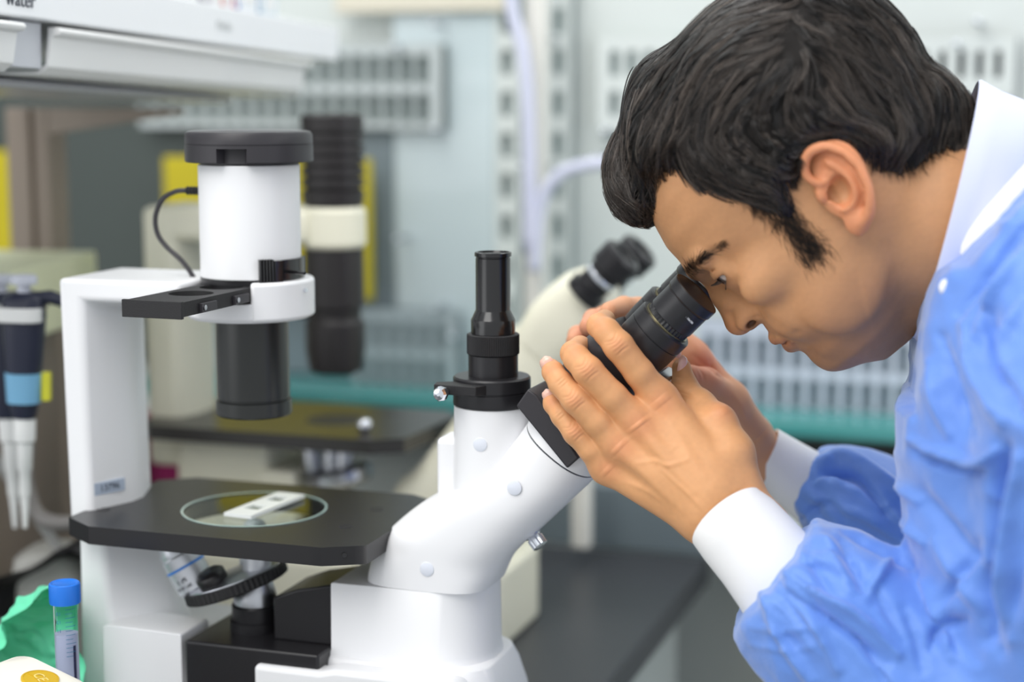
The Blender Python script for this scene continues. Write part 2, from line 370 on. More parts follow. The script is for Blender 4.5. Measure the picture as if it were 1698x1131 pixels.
# taupe post and its bracket that carry the shelf
post = empty('shelf_post', W3(82, 700, 1.80).xy.to_3d(), YAW0, 'taupe steel upright post with a sloping bracket under the shelf', 'post'); post.location.z = BENCH_Z
pw = 0.040
MB().box(-pw, -0.012, 0, 0.034, 0, 0.494).box(0.004, 0.012, 0, 0.034, 0, 0.494).box(-.012, .004, 0.006, 0.034, 0, 0.494).obj('upright', TAUPE, post, bevel=.002)
MB().prism_y([(0.012, 0.494), (0.17, 0.494), (0.17, 0.488), (0.012, 0.466)], 0.0, 0.006).obj('bracket', TAUPE, post, bevel=.001)
YEL = mat('yellow_card', rgb(196, 180, 20), 0.5, var=(12, .06))
def rp(px, py, Y): return W3(px, py, Y)
wallpanel('yellow_notice', -60, 250, 24, 436, WY - 0.05, YEL, 'yellow notice board at the far left edge of the picture', 'board')
wallpanel('yellow_notice', 274, 262, 614, 492, WY - 0.07, YEL, 'yellow notice board behind the lamp house of the white microscope', 'board')
# cream box behind the pipettes
pA = W3(-30, 463, 1.47); pB = W3(160, 415, 1.735); dB_ = (pB - pA).xy.to_3d(); LB = dB_.length; dB_.normalize()
cb = empty('equipment_box', (pA.x, pA.y, BENCH_Z), math.atan2(dB_.y, dB_.x), 'pale green-cream equipment box behind the pipettes', 'box')
hB = (pA.z + pB.z) / 2 - BENCH_Z
MB().box(0, LB, 0.0, .11, hB - .068, hB).obj('case', mat('pale_green_cream', rgb(228, 231, 196), .45), cb, bevel=.003)
MB().box(.04, LB - .04, .03, .09, 0.0, hB - .0685).obj('pedestal', TAUPE, cb, bevel=.003)
# ================================================================ THE MICROSCOPES
ZO = (0, 0, STAGE_Z - BENCH_Z)
mm = 0.001
def sc(v): return [tuple(c * mm for c in p) for p in v]
def M3(): return MB(off=ZO)
def pts2(poly): return [(a * mm, b * mm) for a, b in poly]
def secs(mb, sections, e=2.6, n=40, y0=0.0):
    """loft of sections in the x-z plane: ((xA,zA),(xB,zB),halfwidth_y[,exponent])"""
    rings = []
    for s in sections:
        (xa, za), (xb, zb), hw = s[:3]; ex = s[3] if len(s) > 3 else e
        c = ((xa + xb) / 2 * mm, y0, (za + zb) / 2 * mm); d = Vector(((xb - xa) * mm, 0, (zb - za) * mm)); L = d.length / 2
        rings.append(superell(c, L, hw * mm, ex, n, d.normalized(), (0, 1, 0)))
    return mb.loft(rings)
def interp_sections(S, k=5):
    A = spline([list(s[0]) + list(s[1]) + [s[2], s[3] if len(s) > 3 else 2.6] for s in S], k)
    return [((a[0], a[1]), (a[2], a[3]), a[4], a[5]) for a in A]

# ---------------------------------------------------------------- the white microscope in focus
ms = empty('inverted_microscope', (C0.x, C0.y, BENCH_Z), YAW0, 'white inverted microscope with black stage in the foreground, which the man looks into', 'microscope')
# base and column
b = M3()
rings = []
for z, x0, x1, hw, r in ((-195, -112, 211, 60, 20), (-186, -114, 212, 62, 22), (-125, -114, 207, 56, 24), (-104, -112, 203, 50, 26), (-95, -111, 199, 47, 26), (-93, -110, 195, 45, 24)):
    rings.append([(x * mm, y * mm, z * mm) for x, y in roundrect(x0, x1, -hw, hw, r, 8)])
b.loft(rings).obj('base', WHITE, ms, bevel=.0015)
M3().prism_y(pts2([(-100, -195), (-97, -84), (-93, -82), (-32, -83), (-31, -84), (-31, -195)]), -.062, -.02).obj('base_front', WHITE, ms, bevel=.004)
# U-shaped back wall below the stage and the pillar
pill = M3()
def pring(z, x0, xm, x1, hw, hy, fy=8):
    return [(x0 * mm, -hw * mm, z * mm), (xm * mm, -hw * mm, z * mm), (x1 * mm, -fy * mm, z * mm), (x1 * mm, fy * mm, z * mm), (xm * mm, hw * mm, z * mm), (x0 * mm, hw * mm, z * mm)]
pill.loft([pring(-195, -122, -92, -50, 54, 0), pring(-100, -124, -96, -58, 52, 0), pring(-60, -124, -100, -72, 50, 0), pring(-16, -126, -104, -82, 46, 0), pring(-6, -134, -115, -101, 45, 0), pring(60, -135.2, -116, -102, 44.5, 0), [((-137 + 34 * f) * mm, y * mm, (176.5 - 26.5 * f) * mm) for f, y in ((0, -44), (.6, -44), (1, -8), (1, 8), (.6, 44), (0, 44))], [(-34 * mm, y * mm, (176.5 - 26.5 * f) * mm) for f, y in ((0, -44), (.6, -44), (1, -8), (1, 8), (.6, 44), (0, 44))]])
pill.obj('pillar_and_arm', WHITE, ms, bevel=.004, seg=4)
# platform that carries condenser and slider
plat = M3()
plat.lathe([(50, 148.5), (52, 152), (52, 161)], n=64) if False else None
plat = M3().lathe([(.0445, .148), (.0474, .151), (.0474, .1625)], n=72)
plat.obj('arm_head', WHITE, ms, bevel=.0008)
hb = M3()
ang = [R(a) for a in range(-62, 100, 6)]
inner = [(.0375 * math.cos(a), .0375 * math.sin(a)) for a in ang]; outer = [(.0482 * math.cos(a), .0482 * math.sin(a)) for a in ang]
hb.loft([[(i[0], i[1], .1490), (o_[0], o_[1], .1490), (o_[0], o_[1], .1775), (i[0], i[1], .1775)] for i, o_ in zip(inner, outer)])
hbo = hb.obj('head_rim', WHITE, ms, bevel=.0025)
MB(off=ZO).lathe([(.0016, 0), (.0016, .002)], c=(.0476, -.006, .170), d=(1, -.1, 0), n=12).obj('set_screw', CHROME, hbo)
# lamp housing
lamp = M3().lathe([(.034, .1626), (.0355, .164), (.0355, .174), (.0360, .1745), (.0360, .1785)], n=72).obj('lamp_collar', BLACK, ms)
M3().lathe([(.0368, .1786), (.0373, .1792), (.0373, .261), (.0368, .2616)], c=(.0015, 0, 0), n=96).obj('lamp_housing', WHITE, ms, bevel=.0004)
# cap with its finger notch
def fn_lathe(mb, levels, cx, n=144):
    rings = []
    for z, rf in levels:
        rings.append([(cx + rf(R(360 * j / n)) * math.cos(R(360 * j / n)), rf(R(360 * j / n)) * math.sin(R(360 * j / n)), z) for j in range(n)])
    return mb.loft(rings)
def notch(r, d):
    def f(a):
        dg = (math.degrees(a) - 281 + 180) % 360 - 180   # notch faces the camera, slightly left
        return r - (d if abs(dg) < 12.5 else 0)
    return f
cap = M3()
fn_lathe(cap, [(.2617, lambda a: .036), (.2632, lambda a: .036), (.2633, notch(.0462, .008)), (.2642, notch(.0470, .009)), (.2738, notch(.0470, .009)), (.2739, lambda a: .0470), (.2758, lambda a: .0470), (.2761, lambda a: .0464), (.2766, lambda a: .0464), (.2769, lambda a: .0468), (.2836, lambda a: .0466), (.2855, lambda a: .0452), (.2862, lambda a: .042)], .0020)
cap.obj('lamp_cap', CHAR, ms, smooth=35)
# aperture lever ring, knurled at its left end
lv = M3(); prof = []
rings = []
for i, a in enumerate(np.linspace(-55, 26, 80)):
    kn = .0009 if (a < -38 and i % 3 == 0) else 0
    ro = (.0430 if a < -30 else .0398) - kn; t = R(a)
    rings.append([(.0015 + .0360 * math.cos(t), .0360 * math.sin(t), .1755), (.0015 + ro * math.cos(t), ro * math.sin(t), .1755), (.0015 + ro * math.cos(t), ro * math.sin(t), .1930 + .0012 * (a < -40)), (.0015 + .0360 * math.cos(t), .0360 * math.sin(t), .1930 + .0012 * (a < -40))])
lv.loft(rings); lvo = lv.obj('aperture_ring', BLACKG, ms, smooth=25)
M3().tube([(.038, -.012, .184), (.055, -.020, .184)], [.0013, .0011]).obj('aperture_pin', BLACKG, lvo)
# lamp cable
cab_pts = []
for px, py in ((326, 317), (308, 316), (290, 318), (270, 331), (258, 358), (261, 387), (276, 409), (298, 429), (312, 446), (321, 461), (323, 470)):
    x, z = SC(px, py, -.004); cab_pts.append((x, -.004, z))
M3().tube(spline(cab_pts, 6), .0019, 10).obj('lamp_cable', CHAR, ms, smooth=180)
x0, z0 = SC(334, 317, -.004); x1, z1 = SC(309, 316, -.004)
M3().lathe([(.0028 + (.0006 if k % 2 else -.0003), (x0 - x1 + .004) * k / 12) for k in range(13)], c=(x1, -.004, z1), d=(1, 0, 0), n=16).obj('cable_sleeve', BLACKM, ms, smooth=20)
# filter slider
sl = empty('x', (0, 0, 0)); bpy.data.objects.remove(sl)
Mr = Matrix.Translation((.0, 0, 0)) @ Matrix.Rotation(R(-1.5), 4, 'Z')
def slider():
    mb = MB(off=ZO, M=Mr); out = []
    # plate in y, holes as lens rings
    hole = [(-.070, .0165), (-.028, .0165)]
    x0, x1, y0, y1 = -.0225, .0225, -.134, .036
    segs = [y0, -.098, -.049, y1 - .0]  # three bands, two with holes
    def band(ya, yb, hc):
        n = 40
        if hc is None: mb.box(x0, x1, ya, yb, .1645, .1745); return
        cy, r = hc; out = []; inn = []
        for k in range(n):
            t = 2 * math.pi * (k + .5) / n; c, s = math.cos(t), math.sin(t); q = min((x1 if c > 0 else -x0) / abs(c), (yb - cy if s > 0 else cy - ya) / abs(s))
            out.append((c * q, cy + s * q)); inn.append((c * r, cy + s * r))
        # exact corners
        for cxn, cyn in ((x1, yb), (x0, yb), (x0, ya), (x1, ya)):
            k = min(range(n), key=lambda i: (out[i][0] - cxn) ** 2 + (out[i][1] - cyn) ** 2); out[k] = (cxn, cyn)
        zt, zb = .1745, .1645
        mb.loft([[(a, b, zb) for a, b in out], [(a, b, zt) for a, b in out], [(a, b, zt) for a, b in inn], [(a, b, zb) for a, b in inn]], cap=False, closed=True)
    band(y0, -.104, None); band(-.104, -.062, (-.0845, .0158)); band(-.062, -.022, (-.042, .0158)); band(-.022, y1, None)
    return mb
sl = slider().obj('filter_slider', BLACKM, ms, smooth=30)
for cy in (-.0845, -.042):
    MB(off=ZO, M=Mr).lathe([(.0162, .1655), (.0162, .1705)], c=(0, cy, 0), n=40).obj('filter_glass', mat('filter_glass', rgb(120, 128, 120), .06, spec=.9, coat=1), sl, smooth=30)
for cy in (-.112, -.066):
    MB(off=ZO, M=Mr).box(.0223, .0250, cy, cy + .020, .1650, .1715).obj('side_block', CHAR, sl, bevel=.0004)
    MB(off=ZO, M=Mr).lathe([(.0017, 0), (.0019, .0008), (.0013, .0009)], c=(.0250, cy + .003, .1684), d=(1, 0, 0), n=14).obj('screw', STEEL, sl)
MB(off=ZO, M=Mr).box(-.0232, .0232, -.1365, -.1335, .1632, .1752).obj('end_plate', BLACKM, sl, bevel=.0004)
# condenser
M3().lathe([(.026, .1485), (.0272, .147), (.0272, .0875), (.0262, .0870), (.0262, .0860), (.0285, .0853), (.0285, .0752), (.0275, .0740), (.0255, .0738), (.0250, .0800), (.004, .082)], c=(.0015, 0, 0), n=80).obj('condenser', mat('black_satin_metal', rgb(34, 36, 35), .28, spec=.6), ms, smooth=30)
# stage
SP = [(-120, -67), (-91, -86), (95, -86), (123, -71), (123, 66), (97, 83), (-95, 83), (-120, 64)]
def stage(mb, SPoly, r, z0, z1):
    n = 120; out = []; inn = []
    P = SPoly; angs = sorted(set([round(math.atan2(y, x) % (2 * math.pi), 6) for x, y in P] + [round(2 * math.pi * k / n, 6) for k in range(n)]))
    for t in angs:
        c, s = math.cos(t), math.sin(t); best = None
        for (xa, ya), (xb, yb) in zip(P, P[1:] + P[:1]):
            dx, dy = xb - xa, yb - ya; den = c * dy - s * dx
            if abs(den) < 1e-9: continue
            q = (xa * dy - ya * dx) / den; u = (xa * s - ya * c) / den
            if q > 0 and -1e-4 <= u <= 1.0001: best = q if best is None else min(best, q)
        out.append((c * best * mm, s * best * mm)); inn.append((c * r, s * r))
    rr = [[(a, b, z0) for a, b in out], [(a, b, z1) for a, b in out], [(a, b, z1) for a, b in inn], [(a, b, z0) for a, b in inn]]
    return mb.loft(rr, cap=False, closed=True)
STM = mat('black_stage_paint', rgb(30, 29, 31), 0.30, spec=0.5, bump=('noise', 2500, 0.10), var=(60, .06))
st = stage(M3(), SP, .0553, -.0135, 0.0).obj('stage', STM, ms, bevel=.0007, seg=2)
stage(M3(), [(x * .85, y * .82) for x, y in SP], .060, -.018, -.0134).obj('stage_underplate', BLACKM, st)
for px, py in ((625, 845), (573, 873), (172, 845)):
    x = None
    r_ = ray(px, py); q = CAMP + r_ * ((STAGE_Z - CAMZ) / r_.z) - C0; xx, yy = q.dot(AX), q.dot(AY)
    M3().lathe([(.0050, -.0005), (.0050, .0003), (.0042, .0003), (.0042, -.0002), (.0001, -.0002)], c=(xx, yy, 0), n=28).obj('stage_screw', CHAR, st)
MB(off=ZO).lathe([(.0018, 0), (.0018, .0004)], c=(.1096, -.0788, -.006), d=(.53, -.85, 0), n=12).obj('side_hole', BLACKG, st)
M3().lathe([(.0545, -.0022), (.0551, -.0016), (.0551, -.0004), (.0545, .0001)], n=96).obj('glass_insert', GLASS, ms, smooth=30)
# frosted bright rim of the insert
rim = M3(); rim.loft([[(r_ * math.cos(t), r_ * math.sin(t), z) for r_, z in ((.0536, .0002), (.0552, .0002), (.0552, .0006), (.0536, .0006))] for t in [2 * math.pi * k / 96 for k in range(96)]], closed=True)
rim.obj('insert_rim', mat('glass_rim', rgb(196, 222, 214), .12, spec=.8, coat=1.), ms, smooth=None)
# white slide body with cut-outs lying on the glass
sd = empty('counting_slide', C0 + AX * .006 + AY * (.006) + Vector((0, 0, .0008)), R(65), 'white counting slide with two windows lying on the glass of the stage', 'slide')
def slide():
    mb = MB(); X, Y = .0375, .0120; z0, z1 = 0, .0028
    xs = [-X, -.020, -.006, .010, .024, X]; ys = [-Y, -.0062, .0062, Y]
    for i in range(5):
        for j in range(3):
            if j == 1 and i in (1, 3): continue
            mb.box(xs[i], xs[i + 1], ys[j], ys[j + 1], z0, z1)
    return mb
slb = slide().obj('slide_body', mat('glossy_white_plastic', rgb(245, 248, 246), .25), sd, smooth=None)
MB().box(-.020, -.006, -.0062, .0062, .0006, .0012).box(.010, .024, -.0062, .0062, .0006, .0012).obj('window', mat('slide_window', rgb(120, 128, 116), .15), sd, smooth=None)
# nosepiece and objectives
dn_ = Vector((-.33, -.02, .94)).normalized(); nc = Vector((-.0055, -.022, -.0520))
no = MB(off=ZO).lathe([(.030, -.006), (.037, -.0052), (.0395, -.004), (.040, -.0035, .0011), (.040, .0022, .0011), (.0392, .0034), (.037, .0038)], c=nc, d=dn_, n=120).obj('nosepiece', BLACKM, ms, smooth=20)
MB(off=ZO).lathe([(.0362, .0037), (.036, .0046), (.024, .0085), (.008, .0095)], c=nc, d=dn_, n=64).obj('turret_face', STEEL, no, smooth=35)
def objective(base, d, r, L, name='objective', band=None, dark=False):
    m_ = mat('satin_silver', rgb(214, 216, 222), .35, metal=.55)
    o = MB(off=ZO).lathe([(r * .8, 0), (r * .95, .002), (r, .003), (r, L * .62), (r * .93, L * .66), (r * .93, L * .74), (r * .6, L * .97), (r * .45, L)], c=base, d=d, n=48).obj('objective', m_, no, smooth=25)
    if band: MB(off=ZO).lathe([(r + .0002, 0), (r + .0004, .0002), (r + .0004, .0018), (r + .0002, .0020)], c=Vector(base) + Vector(d).normalized() * L * .42, d=d, n=48).obj('colour_band', mat(band[0], rgb(*band[1]), .4), o)
    return o
d1 = Vector((-.50, -.05, .86)).normalized()
ob1 = objective(nc + dn_ * .003 + Vector((-.0250, -.010, -.008)), d1, .0150, .047, band=('blue_band', (70, 140, 225)))
uu = Vector((0, -1, 0)) - d1 * d1.dot(Vector((0, -1, 0))); uu.normalize()
Tm = Matrix.Translation(Vector(ZO) + nc + dn_ * .003 + Vector((-.0250, -.010, -.008)) + d1 * .012 + uu * .0152)
xr = d1.cross(uu).normalized()
Rm = Matrix(((-xr.x, d1.x, uu.x, 0), (-xr.y, d1.y, uu.y, 0), (-xr.z, d1.z, uu.z, 0), (0, 0, 0, 1)))
text_mesh('engraving', 'Ph 1', .0050, INK, ob1, Tm @ Rm, .0001); text_mesh('engraving', '20x / 0.40', .0034, INK, ob1, Tm @ Matrix.Translation(d1 * -.005) @ Rm, .0001)
objective(nc + dn_ * .003 + Vector((.004, .026, .002)), Vector((-.2, .4, .9)), .012, .036, band=('green_band', (60, 170, 90)))
objective(nc + dn_ * .003 + Vector((.020, -.004, .006)), Vector((.10, 0, 1)), .0105, .030)
MB(off=ZO).lathe([(.008, 0), (.0105, .001), (.0115, .004), (.0115, .010), (.0085, .0125), (.003, .0130)], c=nc + dn_ * .005 + Vector((-.004, -.020, -.002)), d=(-.35, -.35, .87), n=32).obj('port_cap', mat('black_rubber', rgb(28, 26, 28), .35), no, smooth=180)
MB(off=ZO).lathe([(.0165, -.0105), (.0165, -.004), (.0145, .002), (.012, .010)], c=(.0095, -.020, -.056), n=48).obj('focus_tube', STEEL, ms, smooth=30)
MB(off=ZO).lathe([(.0195, -.0870), (.0195, -.079), (.0180, -.0805), (.0180, -.0680), (.0172, -.0665), (.0130, -.0662)], c=(.0095, -.020, 0), n=56).obj('focus_barrel', BLACK, ms, smooth=25)
fb = M3().box(-.0265, .0815, -.0645, .030, -.180, -.0865).obj('focus_block', BLACK, ms, bevel=.002)
# front panel of base below the block (white), leaves the block showing above and at its left
M3().prism_y(pts2([(32, -195), (32, -97), (84, -97), (96, -94), (188, -94), (200, -106), (212, -195)]), -.070, -.05).obj('base_panel', WHITE, ms, bevel=.004, seg=4)
M3().prism_y(pts2([(34, -87), (34, -55), (54, -47), (81.5, -41), (81.5, -87)]), -.040, .018).obj('prism_box', BLACK, ms, bevel=.0015)
# column
col = M3(); rings = []
for z, x0, x1, hw, e in ((-98, 80, 199, 46, 0), (-93, 81, 196, 44, 0), (-88, 82, 195, 43, 0), (-39.5, 82, 194.5, 42, 0), (-38.7, 83, 193.5, 41.5, 0)):
    pl = roundrect(x0, x1, -hw, hw, 38, 14)
    pl = [(max(x, x0), y) for x, y in pl]
    # square left end, round right end
    pl = [((x if x > (x0 + x1) / 2 else x0), (y if x > (x0 + x1) / 2 else math.copysign(hw, y))) for x, y in pl]
    seen = []; 
    for q in pl:
        if not seen or (abs(q[0] - seen[-1][0]) + abs(q[1] - seen[-1][1])) > 1e-6: seen.append(q)
    rings.append([(x * mm, y * mm, z * mm) for x, y in pl])
col.loft(rings).obj('column', WHITE, ms, bevel=None, smooth=40)
M3().prism(pts2(roundrect(105, 191, -39, 39, 36, 8)), -.0392, -.0368).obj('seam', INK, ms)
# observation tube
S = [((102, -38), (195, -39), 42, 3.8), ((103, -30), (198, -33), 42, 3.5), ((109, -12), (204, -22), 42, 2.9), ((122, 3), (213, -11), 42, 2.8), ((146, 22), (228, 3), 41.5, 2.7), ((172, 34), (242, 17), 41, 2.6), ((197, 52), (255, 30), 40, 2.5), ((211, 68), (263, 38), 39, 2.4), ((222, 83), (270, 46), 38, 2.4)]
secs(M3(), interp_sections(S, 5), n=56).obj('observation_tube', WHITE, ms, smooth=60)
secs(M3(), [((223, 83), (269, 46.5), 37.2, 2.4), ((223.6, 84), (269.8, 47.3), 37.2, 2.4)]).obj('tube_seam', INK, ms)
secs(M3(), [((222.6, 84.3), (270.9, 47), 38.2, 2.4), ((226, 88), (274, 51), 38, 2.6), ((231, 97), (278, 60), 36, 3)], n=56).obj('tube_ring', WHITE, ms, smooth=60)
for px, py, hw in ((708, 944, 42.0), (853, 809, 40.9), (795, 738, 0)):
    if hw:
        x, z = SC(px, py, -hw * mm); M3().lathe([(.0052, -.0002), (.0052, .0005), (.0046, .0008)], c=(x, -hw * mm + .0001, z), d=(0, -1, 0), n=28).obj('screw_plug', mat('plug_white', rgb(222, 226, 236), .35), ms)
# trinocular port
tc_ = M3().lathe([(.0285, .012), (.0280, .030), (.0272, .060), (.0267, .0915), (.0260, .0920)], c=(.191, 0, 0), n=72).obj('camera_port', WHITE, ms, smooth=40)
x, z = SC(795, 738, -.0283); M3().lathe([(.0050, -.0008), (.0050, .0005), (.0044, .0008)], c=(x, -.0268, z), d=(0, -1, 0), n=28).obj('screw_plug', mat('plug_white', rgb(222, 226, 236), .35), tc_)
M3().prism(pts2(roundrect(150, 172, -6, 24, 5, 4)), .018, .066).obj('port_shoulder', WHITE, ms, bevel=.004, seg=3)
M3().lathe([(.0262, .0920), (.0277, .0926), (.0279, .0942), (.0279, .1020), (.0272, .1024), (.0272, .1030), (.0279, .1034), (.0279, .1120), (.0268, .1132), (.0200, .1134)], c=(.1915, 0, 0), n=80).obj('port_flange', BLACK, ms, smooth=30)
cl_ = M3().prism(pts2([(160, -34), (192, -36), (197, -27), (185, -20), (168, -18), (158, -24)]), .1035, .1105).obj('clamp_block', BLACKM, ms, bevel=.0006)
M3().lathe([(.0030, 0), (.0030, .003), (.0052, .0045, .0006), (.0054, .0085, .0006), (.004, .0105), (.0012, .0112)], c=(.1690, -.0352, .1055), d=(-.1, -1, 0), n=14).obj('clamp_screw', CHROME, cl_, smooth=10)
adp = M3().lathe([(.0178, .1132), (.0178, .1285), (.0183, .1290)], c=(.1925, 0, 0), n=64).obj('camera_tube', BLACK, ms, smooth=30)
M3().lathe([(.0180, .1290), (.0188, .1295, .0004), (.0188, .1430, .0004), (.0180, .1436)], c=(.1925, 0, 0), n=180).obj('knurled_ring', BLACKM, adp, smooth=20)
M3().lathe([(.0158, .1436), (.0158, .1535), (.0153, .1545), (.0127, .1600), (.0124, .1610), (.0124, .1975), (.0120, .1980), (.0120, .1985), (.0131, .1990), (.0131, .2015), (.0126, .2020), (.0115, .2020), (.0110, .2010), (.002, .2008)], c=(.1925, 0, 0), n=64).obj('tube_extension', BLACKG, adp, smooth=30)
# side screw under the tube
ss = Vector((.2200, -.004, .004)); sdn = Vector((.70, -.25, -.72)).normalized()
sso = MB(off=ZO).lathe([(.0035, -.006), (.0035, .0015), (.0062, .002, .0006), (.0062, .007, .0006), (.0050, .0072), (.0050, .0085), (.0062, .009, .0006), (.0060, .0160, .0006), (.0030, .0168)], c=ss, d=sdn, n=28).obj('locking_screw', CHROME, ms, smooth=15)
# binocular head
def xz(*P, yl=0): return [SC(px, py, yl) for px, py in P]
M3().prism_y(xz((885, 657), (904, 630), (918, 640), (986, 741), (967, 758)), -.040, .040).obj('mount_plate', CHAR, ms, bevel=.0012)
HB = [(xz((906, 648))[0], xz((978, 742))[0], .034), (xz((925, 628))[0], xz((992, 728))[0], .038), (xz((950, 590))[0], xz((1035, 700))[0], .044), (xz((975, 560))[0], xz((1065, 662))[0], .046), (xz((1000, 540))[0], xz((1083, 632))[0], .047), (xz((1018, 530))[0], xz((1090, 612))[0], .046)]
secs(M3(), interp_sections([((a[0] * 1000, a[1] * 1000), (b_[0] * 1000, b_[1] * 1000), w * 1000, 3.0) for a, b_, w in HB], 4), n=56).obj('binocular_head', CHAR, ms, smooth=60)
secs(M3(), [((xz((1058, 648))[0][0] * 1000, xz((1058, 648))[0][1] * 1000), (xz((1100, 610))[0][0] * 1000, xz((1100, 610))[0][1] * 1000), 20, 4), ((xz((1075, 664))[0][0] * 1000, xz((1075, 664))[0][1] * 1000), (xz((1122, 622))[0][0] * 1000, xz((1122, 622))[0][1] * 1000), 20, 4)]).obj('hinge_plate', STEEL, ms, bevel=.002)
e_a = Vector((.3465, 0, .1815)); e_d = Vector((.693, 0, .72)).normalized()
def eyepiece(y, dx, dz):
    c = Vector((e_a.x + dx, y, e_a.z + dz))
    def L(prof, m, nm, par, n=80, sm=25): return MB(off=ZO).lathe(prof, c=c, d=e_d, n=n).obj(nm, m, par, smooth=sm)
    holder = L([(.0200, -.058), (.0205, -.050), (.0205, -.0395), (.0200, -.0392), (.0200, -.0388), (.0206, -.0385), (.0206, -.0300), (.0198, -.0290), (.0180, -.0289)], BLACK, 'eyepiece_holder', ms)
    L([(.0176, -.0291), (.0176, -.0280)], mat('worn_brass_edge', rgb(150, 140, 110), .3, metal=1), 'clamp_ring', holder)
    ey = L([(.0160, -.030), (.0166, -.0285), (.0166, -.0262, .0008), (.0166, -.0245, .0008), (.0172, -.0240), (.0172, -.0085), (.0170, -.0082), (.0170, -.0079), (.0175, -.0076), (.0180, -.0066), (.0181, -.0005), (.0178, 0), (.0172, .0001)], BLACK, 'eyepiece', ms, n=72)
    L([(.0171, -.0004), (.0171, .0003), (.0100, -.0012), (.0096, -.0014)], mat('amber_dark_rim', rgb(62, 38, 20), .35, spec=.6), 'eyecup_rim', ey)
    L([(.0098, -.0030), (.0100, -.0010), (.0090, -.0009), (.0086, -.0026)], BLACKG, 'lens_ring', ey)
    L([(.0088, -.0050), (.0088, -.0024), (.004, -.0012), (.0005, -.0010)], LENS, 'eye_lens', ey, sm=60)
    return ey
e1 = eyepiece(-.031, 0, 0)
eyepiece(.031, -.0095, .0035)
side_n = e_d.cross(Vector((0, 1, 0)))
tp = Vector(ZO) + Vector((.3465, -.031, .1815)) - e_d * .0125 + Vector((0, -.0152, 0)) - side_n * .0125
Rt = Matrix(((e_d.x, side_n.x * -1, 0, 0), (0, 0, -1, 0), (e_d.z, -side_n.z, 0, 0), (0, 0, 0, 1)))
zt = Vector((0, -1, 0)); xt = -side_n; yt = zt.cross(xt)
Rt = Matrix(((xt.x, yt.x, zt.x, 0), (xt.y, yt.y, zt.y, 0), (xt.z, yt.z, zt.z, 0), (0, 0, 0, 1)))
text_mesh('lettering', 'WHB 10x/20', .0019, mat('white_print', rgb(225, 228, 235), .5), e1, Matrix.Translation(tp + side_n * .004) @ Rt, .0002)
# label on pillar
xa, za = SC(168, 822, -.035); xb, zb = SC(203, 797, -.017)
pa = Vector((-.1125, -.0355, 0)); pb = Vector((-.1045, -.0168, 0)); dirv = (pb - pa).normalized(); nv = Vector((dirv.y, -dirv.x, 0))
Rl = Matrix(((dirv.x, 0, nv.x, 0), (dirv.y, 0, nv.y, 0), (0, 1, 0, 0), (0, 0, 0, 1)))
lc = Vector(ZO) + Vector((-.1096, -.0275, .0155)) + nv * .0009
lab = MB(M=Matrix.Translation(lc) @ Rl).box(-.014, .014, -.0048, .0048, -.0006, .0006).obj('asset_label', mat('blue_grey_label', rgb(172, 184, 202), .5), ms, bevel=.0002)
text_mesh('label_text', '13796', .0072, INK, lab, Matrix.Translation(lc + nv * .0008) @ Rl, .0001)

# ---------------------------------------------------------------- the cream microscope behind
m2p = C0 + AX * (-.090) + AY * .350
m2 = empty('inverted_microscope', (m2p.x, m2p.y, BENCH_Z), YAW0, 'older cream inverted microscope standing behind the white one, out of focus', 'microscope')
SP2 = [(-178, -60), (-160, -80), (70, -80), (96, -62), (104, 60), (84, 82), (-150, 82), (-170, 66)]
M3().prism(pts2(roundrect(-170, 190, -75, 75, 30, 6)), -.195, -.12).obj('base', CREAM, m2, bevel=.006)
M3().prism(pts2([(-150, -50), (-50, -50), (-50, 50), (-150, 50)]), -.119, -.016).obj('column', CREAM, m2, bevel=.008)
M3().prism_y(pts2([(-62, -120), (-62, -42), (-20, -42), (-20, -120)]), -.055, .04).obj('objective_carrier', CREAM, m2, bevel=.004)
M3().lathe([(.030, -.06), (.034, -.055), (.034, -.046), (.028, -.042)], c=(.0, -.02, 0), d=(-.2, 0, 1), n=48).obj('nosepiece', STEEL, m2, smooth=30)
for q, dd in ((-.018, -.3), (.006, 0), (.022, .25)):
    M3().lathe([(.009, -.05), (.0095, -.03), (.007, -.020)], c=(q, -.025, 0), d=(dd * .3, 0, 1), n=24).obj('objective', STEEL, m2, smooth=30)
M3().lathe([(.022, -.12), (.022, -.062)], c=(.0, -.02, 0), n=32).obj('focus_barrel', BLACKM, m2)
stage(M3(), SP2, .030, -.014, 0).obj('stage', mat('black_stage_paint_old', rgb(48, 46, 44), .28, spec=.55), m2, bevel=.001)
M3().lathe([(.0298, -.002), (.0298, -.0003)], n=48).obj('stage_insert', BLACKM, m2)
M3().lathe([(.0035, 0), (.006, .003), (.007, .010), (.004, .0135), (.001, .014)], c=(.052, -.052, 0), n=24).obj('stage_clip_knob', CHROME, m2, smooth=60)
M3().prism(pts2([(-186, -40), (-150, -40), (-143, -14), (-143, 14), (-150, 40), (-186, 40)]), -.05, .203).obj('pillar', CREAM, m2, bevel=.008)
M3().prism(pts2([(-186, -40), (-12, -34), (-12, 34), (-186, 40)]), .172, .206).obj('arm', CREAM, m2, bevel=.008)
M3().lathe([(.028, .168), (.031, .172), (.031, .203), (.028, .207)], n=48).obj('arm_head', CREAM, m2, smooth=30)
fins = [(.024, .207), (.029, .209), (.030, .222)]
for k in range(6):
    z = .224 + k * .0105; fins += [(.0265, z), (.0265, z + .0022), (.0300, z + .0026), (.0300, z + .0098)]
fins += [(.0300, .292), (.027, .2945), (.010, .2950)]
M3().lathe(fins, n=56).obj('finned_lamp_house', mat('black_lamp_paint', rgb(38, 35, 36), .45), m2, smooth=25)
